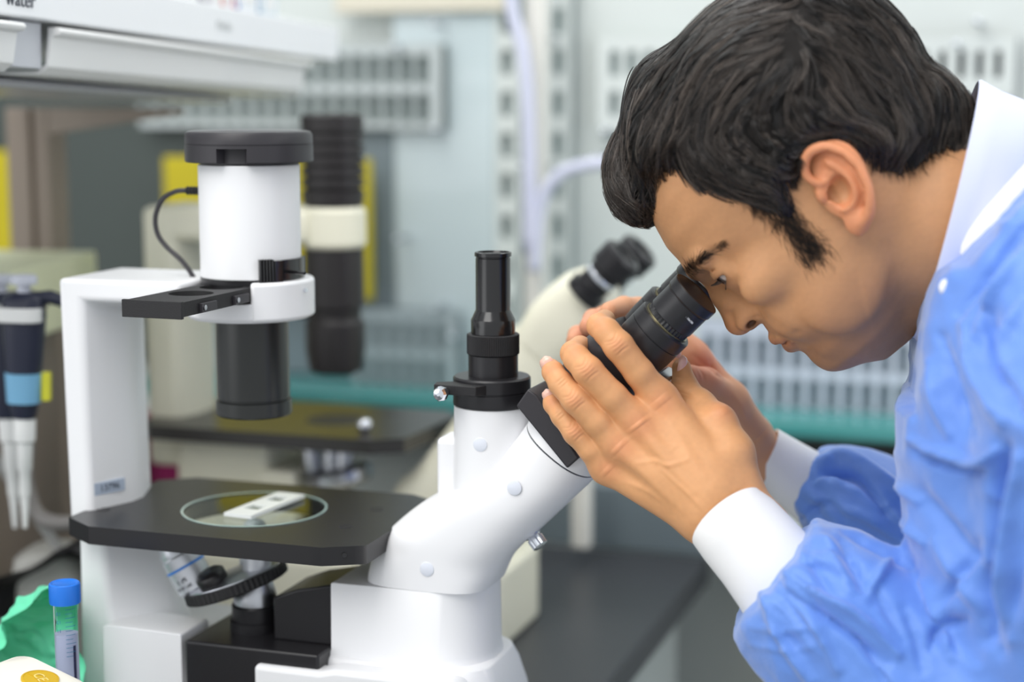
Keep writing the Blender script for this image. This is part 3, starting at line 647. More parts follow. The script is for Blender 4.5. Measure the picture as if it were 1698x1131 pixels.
M3().lathe([(.0285, .1675), (.0290, .112), (.0255, .110), (.0250, .100), (.0285, .096), (.029, .070), (.0255, .050), (.020, .047)], n=48).obj('condenser', mat('black_lamp_paint', rgb(38, 35, 36), .45), m2, smooth=30)
M3().box(-.060, -.020, -.012, .012, .100, .112).obj('condenser_arm', BLACKM, m2, bevel=.003)
S2 = [((60, -120), (170, -120), 42, 3), ((66, -60), (150, -80), 42, 3), ((95, -30), (165, -60), 40, 2.8), ((155, 50), (215, 8), 36, 2.6), ((185, 100), (240, 60), 34, 2.4)]
secs(M3(), interp_sections(S2, 4), n=40).obj('observation_tube', CREAM, m2, smooth=60)
S3 = [((188, 98), (238, 62), 36, 3), ((205, 125), (262, 88), 38, 3), ((232, 150), (278, 117), 36, 2.6), ((252, 158), (280, 135), 30, 2.4)]
secs(M3(), interp_sections(S3, 4), n=40).obj('binocular_head', CREAM, m2, smooth=60)
for yy in (-.031, .031):
    c2 = (.272, yy, .150); d2 = (.72, 0, .70)
    t2 = M3().lathe([(.018, -.022), (.0185, -.012), (.0150, -.011), (.0155, .010), (.019, .012), (.0195, .030), (.0165, .033), (.012, .0332), (.0115, .030), (.002, .030)], c=c2, d=d2, n=48).obj('eyepiece', BLACK, m2, smooth=30)
    M3().lathe([(.0155, .0), (.0162, .001), (.0162, .004), (.0155, .005)], c=c2, d=d2, n=32).obj('silver_ring', CHROME, t2)
# ================================================================ SCULPTING TOOLS (distance fields -> one smooth mesh)
class Field:
    def __init__(s, lo, hi, h):
        s.lo = np.array(lo, float); s.h = h
        s.n = np.ceil((np.array(hi, float) - s.lo) / h).astype(int) + 1
        s.d = np.full(s.n, 50.0, np.float32)
        s.ax = [(s.lo[i] + h * np.arange(s.n[i])).astype(np.float32) for i in range(3)]
    def sub(s, lo, hi):
        a = [max(0, int((lo[i] - s.lo[i]) / s.h)) for i in range(3)]; b = [min(int(s.n[i]), int((hi[i] - s.lo[i]) / s.h) + 2) for i in range(3)]
        if any(b[i] <= a[i] for i in range(3)): return None, None
        sl = tuple(slice(a[i], b[i]) for i in range(3))
        return sl, (s.ax[0][sl[0]][:, None, None], s.ax[1][sl[1]][None, :, None], s.ax[2][sl[2]][None, None, :])
    def op(s, fn, lo, hi, k=0.0, mode='u', m=6):
        e = k + m; sl, P = s.sub([lo[i] - e for i in range(3)], [hi[i] + e for i in range(3)])
        if sl is None: return s
        b = fn(*P).astype(np.float32); a = s.d[sl]
        if mode == 's': a = -a
        if k > 0:
            hh = np.maximum(k - np.abs(a - b), 0) / k; r = np.minimum(a, b) - hh * hh * k * 0.25
        else: r = np.minimum(a, b)
        s.d[sl] = -r if mode == 's' else r
        return s
    def cap(s, a, b, ra, rb=None, k=4.0, mode='u'):
        """round cone between a and b"""
        rb = ra if rb is None else rb; a = np.array(a, float); b = np.array(b, float); ba = b - a; L2 = float(ba @ ba) + 1e-9
        def fn(x, y, z):
            t = np.clip(((x - a[0]) * ba[0] + (y - a[1]) * ba[1] + (z - a[2]) * ba[2]) / L2, 0, 1)
            return np.sqrt((x - a[0] - t * ba[0]) ** 2 + (y - a[1] - t * ba[1]) ** 2 + (z - a[2] - t * ba[2]) ** 2) - (ra + (rb - ra) * t)
        r = max(ra, rb); return s.op(fn, np.minimum(a, b) - r, np.maximum(a, b) + r, k, mode)
    def chain(s, pts, rs, k=3.0, mode='u'):
        for i in range(len(pts) - 1): s.cap(pts[i], pts[i + 1], rs[i], rs[i + 1], k, mode)
        return s
    def ell(s, c, r, k=4.0, mode='u', rot=None):
        c = np.array(c, float); r = np.array(r, float); Rm = np.eye(3) if rot is None else np.array(rot, float)  # rows = local axes
        def fn(x, y, z):
            dx, dy, dz = x - c[0], y - c[1], z - c[2]
            q = [(Rm[i][0] * dx + Rm[i][1] * dy + Rm[i][2] * dz) for i in range(3)]
            k0 = np.sqrt((q[0] / r[0]) ** 2 + (q[1] / r[1]) ** 2 + (q[2] / r[2]) ** 2)
            k1 = np.sqrt((q[0] / r[0] ** 2) ** 2 + (q[1] / r[1] ** 2) ** 2 + (q[2] / r[2] ** 2) ** 2)
            return k0 * (k0 - 1) / np.maximum(k1, 1e-6)
        e = np.array([float(np.sqrt(sum((Rm[i][j] * r[i]) ** 2 for i in range(3)))) for j in range(3)])
        return s.op(fn, c - e, c + e, k, mode)
    def mesh(s):
        d = s.d; n = d.shape; ins = d < 0
        c = [ins[i:n[0] - 1 + i, j:n[1] - 1 + j, k:n[2] - 1 + k] for i in (0, 1) for j in (0, 1) for k in (0, 1)]
        cnt = sum(q.astype(np.int8) for q in c); act = (cnt > 0) & (cnt < 8)
        idx = np.argwhere(act); N = len(idx); vid = np.full(act.shape, -1, np.int32); vid[act] = np.arange(N)
        off = np.array([(i, j, k) for i in (0, 1) for j in (0, 1) for k in (0, 1)])
        val = np.stack([d[idx[:, 0] + o[0], idx[:, 1] + o[1], idx[:, 2] + o[2]] for o in off], 1)
        acc = np.zeros((N, 3)); w = np.zeros(N)
        for a in range(8):
            for b in range(a + 1, 8):
                if abs(off[a] - off[b]).sum() != 1: continue
                va, vb = val[:, a], val[:, b]; cr = (va < 0) != (vb < 0)
                t = np.where(cr, va / np.where(cr, va - vb, 1), 0)
                p = off[a] + t[:, None] * (off[b] - off[a]); acc += p * cr[:, None]; w += cr
        V = s.lo + (idx + acc / w[:, None]) * s.h
        Fs = []
        for axis in range(3):
            u, v = (axis + 1) % 3, (axis + 2) % 3
            A = [slice(None)] * 3; B = [slice(None)] * 3; A[axis] = slice(0, -1); B[axis] = slice(1, None)
            for q in (u, v): A[q] = slice(1, -1); B[q] = slice(1, -1)
            ia, ib = ins[tuple(A)], ins[tuple(B)]; E = np.argwhere(ia != ib)
            if not len(E): continue
            flip = ia[E[:, 0], E[:, 1], E[:, 2]]
            base = E.copy(); base[:, u] += 1; base[:, v] += 1
            def cell(du, dv):
                q = base.copy(); q[:, u] += du; q[:, v] += dv; return vid[q[:, 0], q[:, 1], q[:, 2]]
            Q = np.stack([cell(-1, -1), cell(0, -1), cell(0, 0), cell(-1, 0)], 1)
            Q[~flip] = Q[~flip][:, ::-1]; Fs.append(Q)
        return V, np.concatenate(Fs)
    def sample(s, P):
        q = (P - s.lo) / s.h; q = np.clip(q, 0, np.array(s.n) - 1.001); i = q.astype(int); f = q - i; r = 0
        for o in ((0, 0, 0), (0, 0, 1), (0, 1, 0), (0, 1, 1), (1, 0, 0), (1, 0, 1), (1, 1, 0), (1, 1, 1)):
            w = 1
            for k in range(3): w = w * (f[:, k] if o[k] else 1 - f[:, k])
            r = r + w * s.d[i[:, 0] + o[0], i[:, 1] + o[1], i[:, 2] + o[2]]
        return r
    def grad(s, P, e=1.5):
        g = np.stack([s.sample(P + np.eye(3)[k] * e) - s.sample(P - np.eye(3)[k] * e) for k in range(3)], 1)
        return g / np.maximum(np.linalg.norm(g, axis=1, keepdims=True), 1e-6)
def relax(V, F, it=2, w=0.5):
    """light Laplacian smoothing over quad edges"""
    E = np.concatenate([F[:, [0, 1]], F[:, [1, 2]], F[:, [2, 3]], F[:, [3, 0]]]); n = len(V)
    deg = np.bincount(E.ravel(), minlength=n)[:, None]
    for _ in range(it):
        A = np.stack([np.bincount(E[:, 0], V[E[:, 1], k], n) + np.bincount(E[:, 1], V[E[:, 0], k], n) for k in range(3)], 1)
        V = V * (1 - w) + w * A / np.maximum(deg, 1)
    return V
def vnormals(V, F):
    n = np.cross(V[F[:, 2]] - V[F[:, 0]], V[F[:, 3]] - V[F[:, 1]]); N = np.zeros_like(V)
    for k in range(4):
        for c in range(3): N[:, c] += np.bincount(F[:, k], n[:, c], len(V))
    return N / np.maximum(np.linalg.norm(N, axis=1, keepdims=True), 1e-12)
def np_mesh(name, V, F, col=None):
    me = bpy.data.meshes.new(name); V = np.asarray(V, np.float32); F = np.asarray(F, np.int32); k = F.shape[1]
    me.vertices.add(len(V)); me.vertices.foreach_set('co', V.ravel()); me.loops.add(F.size); me.loops.foreach_set('vertex_index', F.ravel())
    me.polygons.add(len(F)); me.polygons.foreach_set('loop_start', np.arange(0, F.size, k, dtype=np.int32)); me.polygons.foreach_set('loop_total', np.full(len(F), k, np.int32))
    me.update(calc_edges=True); me.validate(clean_customdata=False)
    if col is not None:
        a = me.color_attributes.new('tint', 'FLOAT_COLOR', 'POINT'); a.data.foreach_set('color', np.concatenate([col, np.ones((len(col), 1))], 1).astype(np.float32).ravel())
    return me
def cr(pts, n=8): return np.array(spline(pts, n))
def seg_dist(P, poly):
    """distance of 2-D points to a polyline, and arc parameter 0..1"""
    best = np.full(len(P), 1e9); tt = np.zeros(len(P)); m = len(poly) - 1
    for i in range(m):
        a = np.array(poly[i], float); b = np.array(poly[i + 1], float); ab = b - a; t = np.clip(((P - a) @ ab) / (ab @ ab + 1e-9), 0, 1)
        d = np.linalg.norm(P - a - t[:, None] * ab, axis=1); k = d < best; best[k] = d[k]; tt[k] = (i + t[k]) / m
    return best, tt
def poly_sd(P, poly):
    """signed distance to a closed polygon, positive inside"""
    poly = [np.array(p, float) for p in poly]; d = np.full(len(P), 1e9); ins = np.zeros(len(P), bool)
    for i in range(len(poly)):
        a, b = poly[i], poly[(i + 1) % len(poly)]; ab = b - a; t = np.clip(((P - a) @ ab) / (ab @ ab + 1e-9), 0, 1)
        d = np.minimum(d, np.linalg.norm(P - a - t[:, None] * ab, axis=1))
        c = (a[1] > P[:, 1]) != (b[1] > P[:, 1]); x = a[0] + (P[:, 1] - a[1]) / (b[1] - a[1] + 1e-12) * (b[0] - a[0]); ins ^= c & (P[:, 0] < x)
    return np.where(ins, d, -d)
def to_px(V):
    """world metres -> photograph pixels (used to lay out folds and creases on the sculpted forms)"""
    q = V - np.array([0, 0, CAMZ]); s_, c_ = math.sin(PITCH), math.cos(PITCH)
    dep = q[:, 1] * c_ - q[:, 2] * s_; up = q[:, 1] * s_ + q[:, 2] * c_
    return np.stack([849 + FPX * q[:, 0] / dep, 565.5 - FPX * up / dep], 1)
def facing(V, N):
    d = np.array([0, 0, CAMZ]) - V; d /= np.linalg.norm(d, axis=1, keepdims=True); return (d * N).sum(1)
def brush(V, N, strokes, mask=None):
    """strokes: (polyline px, radius px, height mm, sharpness) pushed along the normal, on the side given by mask"""
    P = to_px(V); fc = facing(V, N); out = np.zeros(len(V))
    for st_ in strokes:
        poly, r, hgt = st_[:3]; sh = st_[3] if len(st_) > 3 else 1.0
        poly = [tuple(p) for p in cr(poly, 5)] if len(poly) > 2 else poly
        bb = np.array(poly); lo = bb.min(0) - 3 * r; hi = bb.max(0) + 3 * r
        k = np.where((P[:, 0] > lo[0]) & (P[:, 0] < hi[0]) & (P[:, 1] > lo[1]) & (P[:, 1] < hi[1]) & (fc > 0.05) & (mask if mask is not None else True))[0]
        if not len(k): continue
        d, t = seg_dist(P[k], poly); g = np.exp(-(d / r) ** (2 * sh)) * np.sqrt(np.clip(np.sin(np.pi * np.clip(t, .06, .94)), 0, 1)) if len(poly) > 1 else np.exp(-(d / r) ** 2)
        out[k] += g * hgt * np.clip(fc[k] * 3, 0, 1)
    return V + N * (out * 0.001)[:, None]
def hashnoise(P, scale, seed=0):
    """smooth value noise on points"""
    q = P * scale + seed * 17.3; i = np.floor(q).astype(np.int64); f = q - i; f = f * f * (3 - 2 * f); r = 0
    for o in ((0, 0, 0), (0, 0, 1), (0, 1, 0), (0, 1, 1), (1, 0, 0), (1, 0, 1), (1, 1, 0), (1, 1, 1)):
        w = 1
        for k in range(3): w = w * (f[:, k] if o[k] else 1 - f[:, k])
        h_ = ((i[:, 0] + o[0]) * 374761393 + (i[:, 1] + o[1]) * 668265263 + (i[:, 2] + o[2]) * 2147483647 + seed * 974711) & 0x7fffffff
        h_ = (h_ ^ (h_ >> 13)) * 1274126177 & 0x7fffffff; r = r + w * ((h_ & 0xffff) / 65535.0)
    return r * 2 - 1

# ================================================================ THE MAN: HEAD
PHI = R(46); HYAW = R(-11)
HXr = np.array([math.cos(HYAW), math.sin(HYAW), 0]); HN = np.array([-math.sin(HYAW), math.cos(HYAW), 0])
_r = ray(1350, 300); HP0 = np.array(_r * (1.14 / _r.y)) + np.array([0, 0, CAMZ])
Hf = -HXr * math.cos(PHI) + np.array([0, 0, -math.sin(PHI)]); Hu = -HXr * math.sin(PHI) + np.array([0, 0, math.cos(PHI)]); Hl = -HN
HM = np.stack([Hf, Hl, Hu], 1)      # columns
def H2W(P): return HP0 + (np.asarray(P, float) * 0.001) @ HM.T
def H(px, py, y=0.0):
    """head-frame millimetres of a sight line at lateral offset y (positive towards the camera)"""
    r = np.array(ray(px, py)); p0 = HP0 + Hl * y * 0.001; c = np.array([0, 0, CAMZ])
    p = c + r * (((p0 - c) @ Hl) / (r @ Hl)); q = (p - HP0) @ HM * 1000; return (q[0], y, q[2])
hf = Field((-125, -95, -175), (125, 100, 135), 1.15)
LV = np.array([  # u, F, c, B, W
 (-118, 50, 42, 34, 4), (-112, 58, 42, 28, 16), (-106, 64, 42, 20, 28), (-98, 76, 40, 10, 40), (-85, 82, 34, -2, 50), (-72, 83, 26, -18, 56.5), (-55, 86, 15, -40, 62), (-40, 88, 8, -60, 66), (-20, 90, 0, -78, 69),
 (0, 94, -6, -88, 71), (13, 98.5, -8, -94, 73.5), (24, 101, -10, -97, 75), (38, 100.5, -12, -99, 76), (58, 94.5, -14, -99, 75.5), (79, 81, -15, -94, 70), (95, 65, -15, -84, 60), (107, 44, -15, -68, 47), (114, 22, -15, -52, 32), (119, 0, -15, -30, 14), (121, -10, -15, -20, 4)], float)
def loftfn(x, y, z):
    u = z.ravel(); F_, c_, B_, W_ = [np.interp(u, LV[:, 0], LV[:, i])[None, None, :] for i in (1, 2, 3, 4)]
    a = np.where(x > c_, F_ - c_, c_ - B_); t = np.abs(x - c_) / a; e = 2.15
    q = (t ** e + (np.abs(y) / W_) ** e) ** (1 / e)
    d = (q - 1) * np.minimum(a, W_) * 0.9
    return np.maximum(d, np.maximum(u[None, None, :] - 121, -118 - u[None, None, :]))
hf.op(loftfn, (-110, -80, -119), (110, 80, 122), 0)
# soften the level steps
d0 = hf.d
for _ in range(3):
    d0 = np.concatenate([d0[:, :, :1], (d0[:, :, :-2] + 2 * d0[:, :, 1:-1] + d0[:, :, 2:]) / 4, d0[:, :, -1:]], 2)
hf.d = d0
# neck
nA, nB, nC = H(1425, 370), H(1560, 365), H(1690, 390)
hf.cap(nA, nB, 54, 58, 16); hf.cap(nB, nC, 58, 66, 10)
skull = Field((-125, -95, -175), (125, 100, 135), 1.15); skull.d = hf.d.copy()
hf.cap(H(1405, 560, 0), H(1530, 478, 0), 14, 22, 16)
for s in (1, -1):
    hf.ell((58, s * 50, -22), (24, 13, 15), 12)                     # cheekbone
    hf.cap((96, s * 9, 13), (84, s * 42, 15), 6, 5, 9)              # brow ridge
    hf.ell((36, s * 53, -62), (26, 9, 22), 14)                      # masseter
    hf.ell((66, s * 34, -50), (18, 15, 18), 12)                     # cheek
    hf.ell((95, s * 31, 0), (11.5, 14.5, 9), 9, 's')                  # orbit
hf.ell((76, 0, -56), (16, 25, 21), 10)                              # muzzle
hf.ell((68, 0, -89), (17, 20, 15.5), 9)                             # chin
# nose
hf.cap((93.5, 0, 6), (97, 0, -12), 6.2, 7.6, 7); hf.cap((97, 0, -12), (101, 0, -31), 7.6, 10.0, 5)
hf.ell((101, 0, -32), (10.2, 9.5, 8.8), 3)
for s in (1, -1):
    hf.ell((94.5, s * 12, -34.5), (9.5, 6.2, 7.8), 3.5)             # ala
    hf.cap((86, s * 17, -36), (95, s * 9, -18), 3, 5, 9)
    hf.ell((99.5, s * 6.8, -42.5), (6.2, 3.2, 4.6), 1.2, 's')       # nostril
for s in (1, -1): hf.ell((H(1246, 538, 16)[0], s * 16.5, H(1246, 538, 16)[2]), (4.2, 3.6, 2.4), 1.0, 's')
# lips
UL = [(82.5, 23.5, -62.5), (87, 16, -59.5), (91, 8, -56.8), (92.0, 0, -56.8), (91, -8, -56.8), (87, -16, -59.5), (82.5, -23.5, -62.5)]
LL = [(82, 22, -63.8), (85.5, 14, -66), (87.5, 6, -67), (87.8, 0, -67.2), (87.5, -6, -67), (85.5, -14, -66), (82, -22, -63.8)]
MS = [(83.5, 26, -63.2), (88, 17, -62.6), (92.5, 8, -61.8), (94, 0, -61.6), (92.5, -8, -61.8), (88, -17, -62.6), (83.5, -26, -63.2)]
hf.chain(UL, [1.6, 3.4, 4.2, 4.2, 4.2, 3.4, 1.6], 3.2); hf.chain(LL, [1.6, 3.8, 4.8, 5.0, 4.8, 3.8, 1.6], 3.2)
hf.chain(MS, [.5, .9, 1.1, 1.1, 1.1, .9, .5], 1.2, 's')
hf.ell((92, 0, -50), (6, 2.6, 6), 4, 's') if False else None
# eyelids over the eyeball
EYC = [(76.5, s * 31.0, -0.5) for s in (1, -1)]
for s, ec in zip((1, -1), EYC):
    hf.ell(ec, (13.7, 14.6, 13.2), 6.5)
    rt = [[math.cos(R(16)), s * 0.10, -math.sin(R(16))], [-s * .10, 1, 0], [math.sin(R(16)), 0, math.cos(R(16))]]
    hf.ell((ec[0] + 10.5, ec[1] + s * 0.4, ec[2] - 3.0), (9, 15.2, 3.5), .9, 's', rot=rt)
    hf.chain([(ec[0] + 12.4, ec[1] - s * 11, ec[2] + 5), (ec[0] + 12.6, ec[1], ec[2] + 7.6), (ec[0] + 7, ec[1] + s * 12, ec[2] + 6.2)], [.7, .8, .6], 1.5, 's')   # lid crease
# ear
def ear(s):
    def E(px, py, y):
        q = H(px, py, 74); return (q[0], s * y, q[2])
    ax1 = np.array(E(1412, 375, 0)) - np.array(E(1372, 240, 0)); ax1 /= np.linalg.norm(ax1)     # long axis (towards the lobe)
    ax2 = np.array(E(1440, 320, s * 10.0 * s)) - np.array(E(1345, 300, 0)); ax2 -= ax1 * (ax2 @ ax1); ax2 /= np.linalg.norm(ax2)
    ax3 = np.cross(ax1, ax2)
    hf.ell(E(1392, 296, 77.5), (25, 18.5, 3.6), 2.5, rot=[ax1, ax2, ax3])
    hf.ell(E(1402, 312, 71), (22, 13, 9), 4, rot=[ax1, ax2, ax3])
    hx = [(1380, 296, 76), (1364, 303, 77.5), (1348, 300, 78), (1337, 286, 78.5), (1335, 266, 79.5), (1346, 250, 81), (1368, 243, 82.5), (1392, 249, 84.5), (1413, 264, 86), (1429, 287, 87), (1439, 312, 87), (1442, 336, 86), (1439, 356, 83.5), (1428, 370, 80)]
    hp = cr([E(*q) for q in hx], 3); hf.chain(list(hp), list(np.interp(np.linspace(0, 1, len(hp)), [0, .2, .5, .8, 1], [1.5, 2.6, 3.3, 3.0, 3.6])), 1.6)
    ah = [(1372, 268, 79.5), (1390, 277, 81), (1408, 293, 82.5), (1418, 314, 82.5), (1415, 334, 81), (1400, 346, 79.5)]
    hp = cr([E(*q) for q in ah], 3); hf.chain(list(hp), [2.2] * len(hp), 2.4)
    hf.ell(E(1421, 366, 78.5), (9.5, 8.0, 3.8), 3, rot=[ax1, ax2, ax3])       # lobe
    hf.ell(E(1361, 322, 76), (5.5, 3.2, 3.2), 3, rot=[ax1, ax2, ax3])        # tragus
    hf.ell(E(1392, 317, 82), (10.5, 7.2, 10), 2, 's', rot=[ax1, ax2, ax3])   # concha
    hf.ell(E(1378, 322, 74), (4.6, 3.2, 8), 1.5, 's')                        # canal
    hf.ell(E(1356, 281, 83), (5.5, 6.5, 5.0), 2, 's')                        # upper hollow
    hf.chain([E(1352, 262, 82.5), E(1372, 256, 84.5), E(1394, 263, 86.5), E(1414, 281, 87.5), E(1428, 310, 88), E(1430, 338, 86.5)], [1.6, 2.2, 2.2, 2.0, 1.9, 1.4], 1.8, 's')
ear(1); ear(-1)
V, F = hf.mesh(); V = relax(V, F, 1, .35); VH = V.copy()
Vw = H2W(V); Nw = vnormals(Vw, F)
if (Nw * (Vw - Vw.mean(0))).sum() < 0: F = F[:, ::-1]; Nw = -Nw
near = V[:, 1] > 0
strokes = [
 ([(1262, 522), (1275, 533), (1296, 545), (1318, 552)], 9, -0.9), ([(1248, 508), (1260, 513), (1267, 524)], 4.5, -1.3),   # nasolabial and ala creases
 ([(1238, 532), (1250, 527), (1263, 526)], 3.5, -.8),
 ([(1310, 556), (1322, 553), (1330, 556)], 6, -1.0), ([(1322, 566), (1336, 570), (1350, 572)], 7, -.6),
 ([(1206, 462), (1222, 468), (1240, 462)], 6, -.3), ([(1212, 446), (1222, 452), (1230, 450)], 8, .5), ([(1190, 462), (1205, 475), (1222, 484)], 9, -.5),
 ([(1150, 425), (1180, 408), (1210, 402)], 12, .9), ([(1290, 420), (1310, 470), (1330, 510)], 25, -1.0), ([(1250, 440), (1275, 455), (1300, 450)], 24, .3),
 ([(1440, 395), (1430, 440), (1440, 500)], 26, -.9), ([(1400, 410), (1390, 460), (1370, 520), (1340, 560)], 30, .6),
]
Vw = brush(Vw, Nw, strokes, near); Nw = vnormals(Vw, F)
# own colour of the skin: lips, shaved beard area, ear and nose tip redder; nostril shade painted in
P = to_px(Vw); base = np.array([s2l(200), s2l(148), s2l(106)]); col = np.tile(base, (len(V), 1))
def blend(mask, c, amt):
    c = np.array([s2l(q) for q in c]); m = np.clip(mask, 0, 1)[:, None] * amt; return lambda C: C * (1 - m) + c * m
f_, y_, u_ = V[:, 0], V[:, 1], V[:, 2]
def blob(c, r): return np.exp(-(((V - np.array(c)) / np.array(r)) ** 2).sum(1))
beard = np.clip(1.1 * np.exp(-((u_ + 88) / 26) ** 2) / (1 + np.exp(-(f_ - 12) / 9)) + .9 * blob((92, 0, -50), (8, 20, 6)) * 1.3 + .7 * blob((35, 55, -75), (30, 30, 26)) + .7 * blob((35, -55, -75), (30, 30, 26)), 0, 1)
col = blend(beard, (168, 122, 92), .55)(col)
dU, _ = seg_dist(V[:, [1, 2]], [(p[1], p[2]) for p in UL]); dL, _ = seg_dist(V[:, [1, 2]], [(p[1], p[2]) for p in LL])
lip = (np.exp(-(dU / 3.2) ** 4) + np.exp(-(dL / 4.2) ** 4)) * (f_ > 78) * (np.abs(y_) < 25)
col = blend(lip, (162, 98, 80), .42)(col)
earm = np.clip((np.abs(y_) - 73) / 4, 0, 1) * (u_ < 30) * (u_ > -55); col = blend(earm, (222, 140, 102), .6)(col)
col = blend(blob((105, 0, -34), (12, 14, 12)), (214, 142, 98), .5)(col)
n0 = H(1246, 538, 15); col = blend(np.clip(1.5 * blob((n0[0], 15, n0[2]), (4.6, 7, 3.0)), 0, 1), (58, 30, 20), .85)(col)  # shade inside the nostril painted into the skin tint
dB, tB = seg_dist(P, [(1142, 449), (1158, 436), (1178, 418), (1196, 405)]); browm = np.exp(-(dB / (9 - 5 * tB)) ** 2) * near * (facing(Vw, Nw) > 0)
col = blend(browm, (70, 52, 40), .5)(col)
for s in (1, -1):
    e_ = np.array([76.5, s * 31.0, -.5]); q_ = V - e_; m_ = np.exp(-((q_[:, 2] + 3.0) / 4.6) ** 4) * (q_[:, 0] > 3) * np.exp(-(np.linalg.norm(q_, axis=1) / 15.2) ** 12) * (np.abs(q_[:, 1]) < 15)
    col = blend(m_, (70, 44, 34), .75)(col)
HAIRPOLY = [(1050, 368), (1066, 345), (1069, 300), (1085, 272), (1107, 264), (1128, 277), (1162, 305), (1217, 322), (1262, 330), (1283, 352), (1319, 403), (1338, 442), (1372, 412), (1345, 382), (1318, 340), (1303, 305), (1322, 272), (1340, 244), (1375, 226), (1408, 228), (1436, 250), (1460, 268), (1502, 274), (1531, 257), (1574, 240), (1610, 240), (1700, 100), (1500, -60), (1200, -90), (950, 0), (960, 340)]
Pm = to_px(H2W(V * np.array([1, 0, 1])[None, :] + np.array([0, 70.0, 0])[None, :]))     # both sides share the near side's hairline
hsd = poly_sd(Pm, HAIRPOLY)
HAIRVOL = [p for p in HAIRPOLY if p not in ((1283, 352), (1319, 403), (1338, 442), (1372, 412), (1345, 382))]; HAIRVOL = [(1283, 336) if p == (1262, 330) else p for p in HAIRVOL]; HAIRVOL = [(1304, 345) if p == (1318, 340) else p for p in HAIRVOL]
hsd = poly_sd(Pm, HAIRVOL)
col = blend(np.clip(hsd / 14 + .15, 0, 1) * (earm < .3), (34, 26, 22), .96)(col)
dSb, _ = seg_dist(P, [(1300, 350), (1330, 395), (1350, 420)]); col = blend(np.exp(-(dSb / 18) ** 4) * near, (104, 80, 64), .5)(col)
col *= (1 + 0.05 * hashnoise(V, 0.12, 3) + 0.04 * hashnoise(V, 0.5, 5))[:, None]
HEAD = (Vw, F, col)
SKIN = mat('skin', rgb(214, 158, 112), 0.46, spec=0.35, vcol='tint', bump=('noise', 1100, 0.12), sss=0.12)
# ---------------------------------------------------------------- the person root, body mesh, eyes
man = empty('person', (RW(0.52, 0.0, 0)), YAW0, 'dark-haired man in a light blue gown looking into the white microscope, both hands on it', 'person')
def child_world(o, parent):
    """vertices are already in world metres: parent without moving"""
    o.parent = parent; o.matrix_parent_inverse = Matrix.Translation(parent.location).inverted() if parent.rotation_euler[2] == 0 else (Matrix.Translation(parent.location) @ Matrix.Rotation(parent.rotation_euler[2], 4, 'Z')).inverted()
    return o
def add_world(name, me, m, parent, **k): return child_world(put(name, me, m, None, **k), parent)
bodyV, bodyF, bodyC = [], [], []
def add_skin(V, F, C):
    n = sum(len(v) for v in bodyV); bodyV.append(V); bodyF.append(F + n); bodyC.append(C)
add_skin(*HEAD)
# eyes
EYEM = mat('eye_white', rgb(206, 196, 190), .12, coat=1.0); IRIS = mat('dark_iris', rgb(44, 28, 20), .08, coat=1.0)
for ec in EYC:
    s = 1 if ec[1] > 0 else -1
    c = Vector(H2W(ec)); g = Vector(HM @ np.array([math.cos(R(14)), .13, -math.sin(R(14))])).normalized()
    mb = MB().lathe([(.0120 * math.sin(t), -.0120 * math.cos(t)) for t in np.linspace(.02, math.pi - .66, 24)], c=c, d=g, n=48)
    eo = child_world(mb.obj('eye', EYEM, None, smooth=180), man)
    mi = MB().lathe([(.0120 * math.sin(.66), .0120 * math.cos(.66)), (.0050, .0110), (.0035, .0118), (.0018, .0121), (.0003, .0122)], c=c, d=g, n=40)
    io = mi.obj('iris', IRIS, None, smooth=180); io.parent = eo

# ---------------------------------------------------------------- hair
def hair_field(h):
    out = Field((-130, -100, -60), (130, 100, 160), h)
    X, Y, Z = np.meshgrid(*out.ax, indexing='ij'); Pq = np.stack([X.ravel(), Y.ravel(), Z.ravel()], 1)
    sk = skull.sample(Pq).reshape(X.shape)
    gx = np.meshgrid(out.ax[0], [70.0], out.ax[2], indexing='ij'); PP = np.stack([g.ravel() for g in gx], 1)
    sd = poly_sd(to_px(H2W(PP)), HAIRVOL).reshape(len(out.ax[0]), 1, len(out.ax[2])) / 2.5
    zz = out.ax[2][None, None, :]; over = np.maximum(zz - 118, 0)
    T = np.clip(sd * 0.70 + 2.6, -6, 11.0)
    out.d = (sk - T).astype(np.float32)
    # above the skull top the sampled field is clamped; add a crown dome
    out.ell((-12, 0, 78), (92, 78, 52), 8)
    for px, py, y, r in ((1102, 150, 0, 22), (1094, 205, 16, 20), (1094, 205, -18, 20), (1062, 266, 6, 17.5), (1066, 266, -16, 17.5), (1050, 290, 8, 14.5), (1052, 325, 6, 10), (1054, 340, 3, 8), (1100, 240, 36, 14), (1548, 160, 0, 15), (1548, 165, 26, 13), (1548, 165, -26, 13), (1575, 190, 14, 9), (1575, 190, -14, 9), (1470, 215, 52, 9)):
        out.ell(H(px, py, y), (r, r * 1.25, r), 18)
    return out
hfl = hair_field(1.6)
V, F = hfl.mesh(); V = relax(V, F, 3, .5)
N = vnormals(V, F)
if (N * (V - V.mean(0))).sum() < 0: F = F[:, ::-1]; N = -N
Vs = V - N * (3.0 + 1.0 * hashnoise(V * np.array([1, 1, .5]), 0.16, 9))[:, None]
HAIRS = mat('dark_brown_hair_strands', rgb(40, 32, 28), 0.27, spec=1.0, vcol='tint')
HAIRM = mat('dark_brown_hair', rgb(34, 26, 22), 0.38, spec=0.5)
hairs = child_world(put('hair', np_mesh('hair', H2W(Vs), F), mat('dark_hair_base', rgb(20, 16, 14), 0.6, spec=.3), None, smooth=180), man)
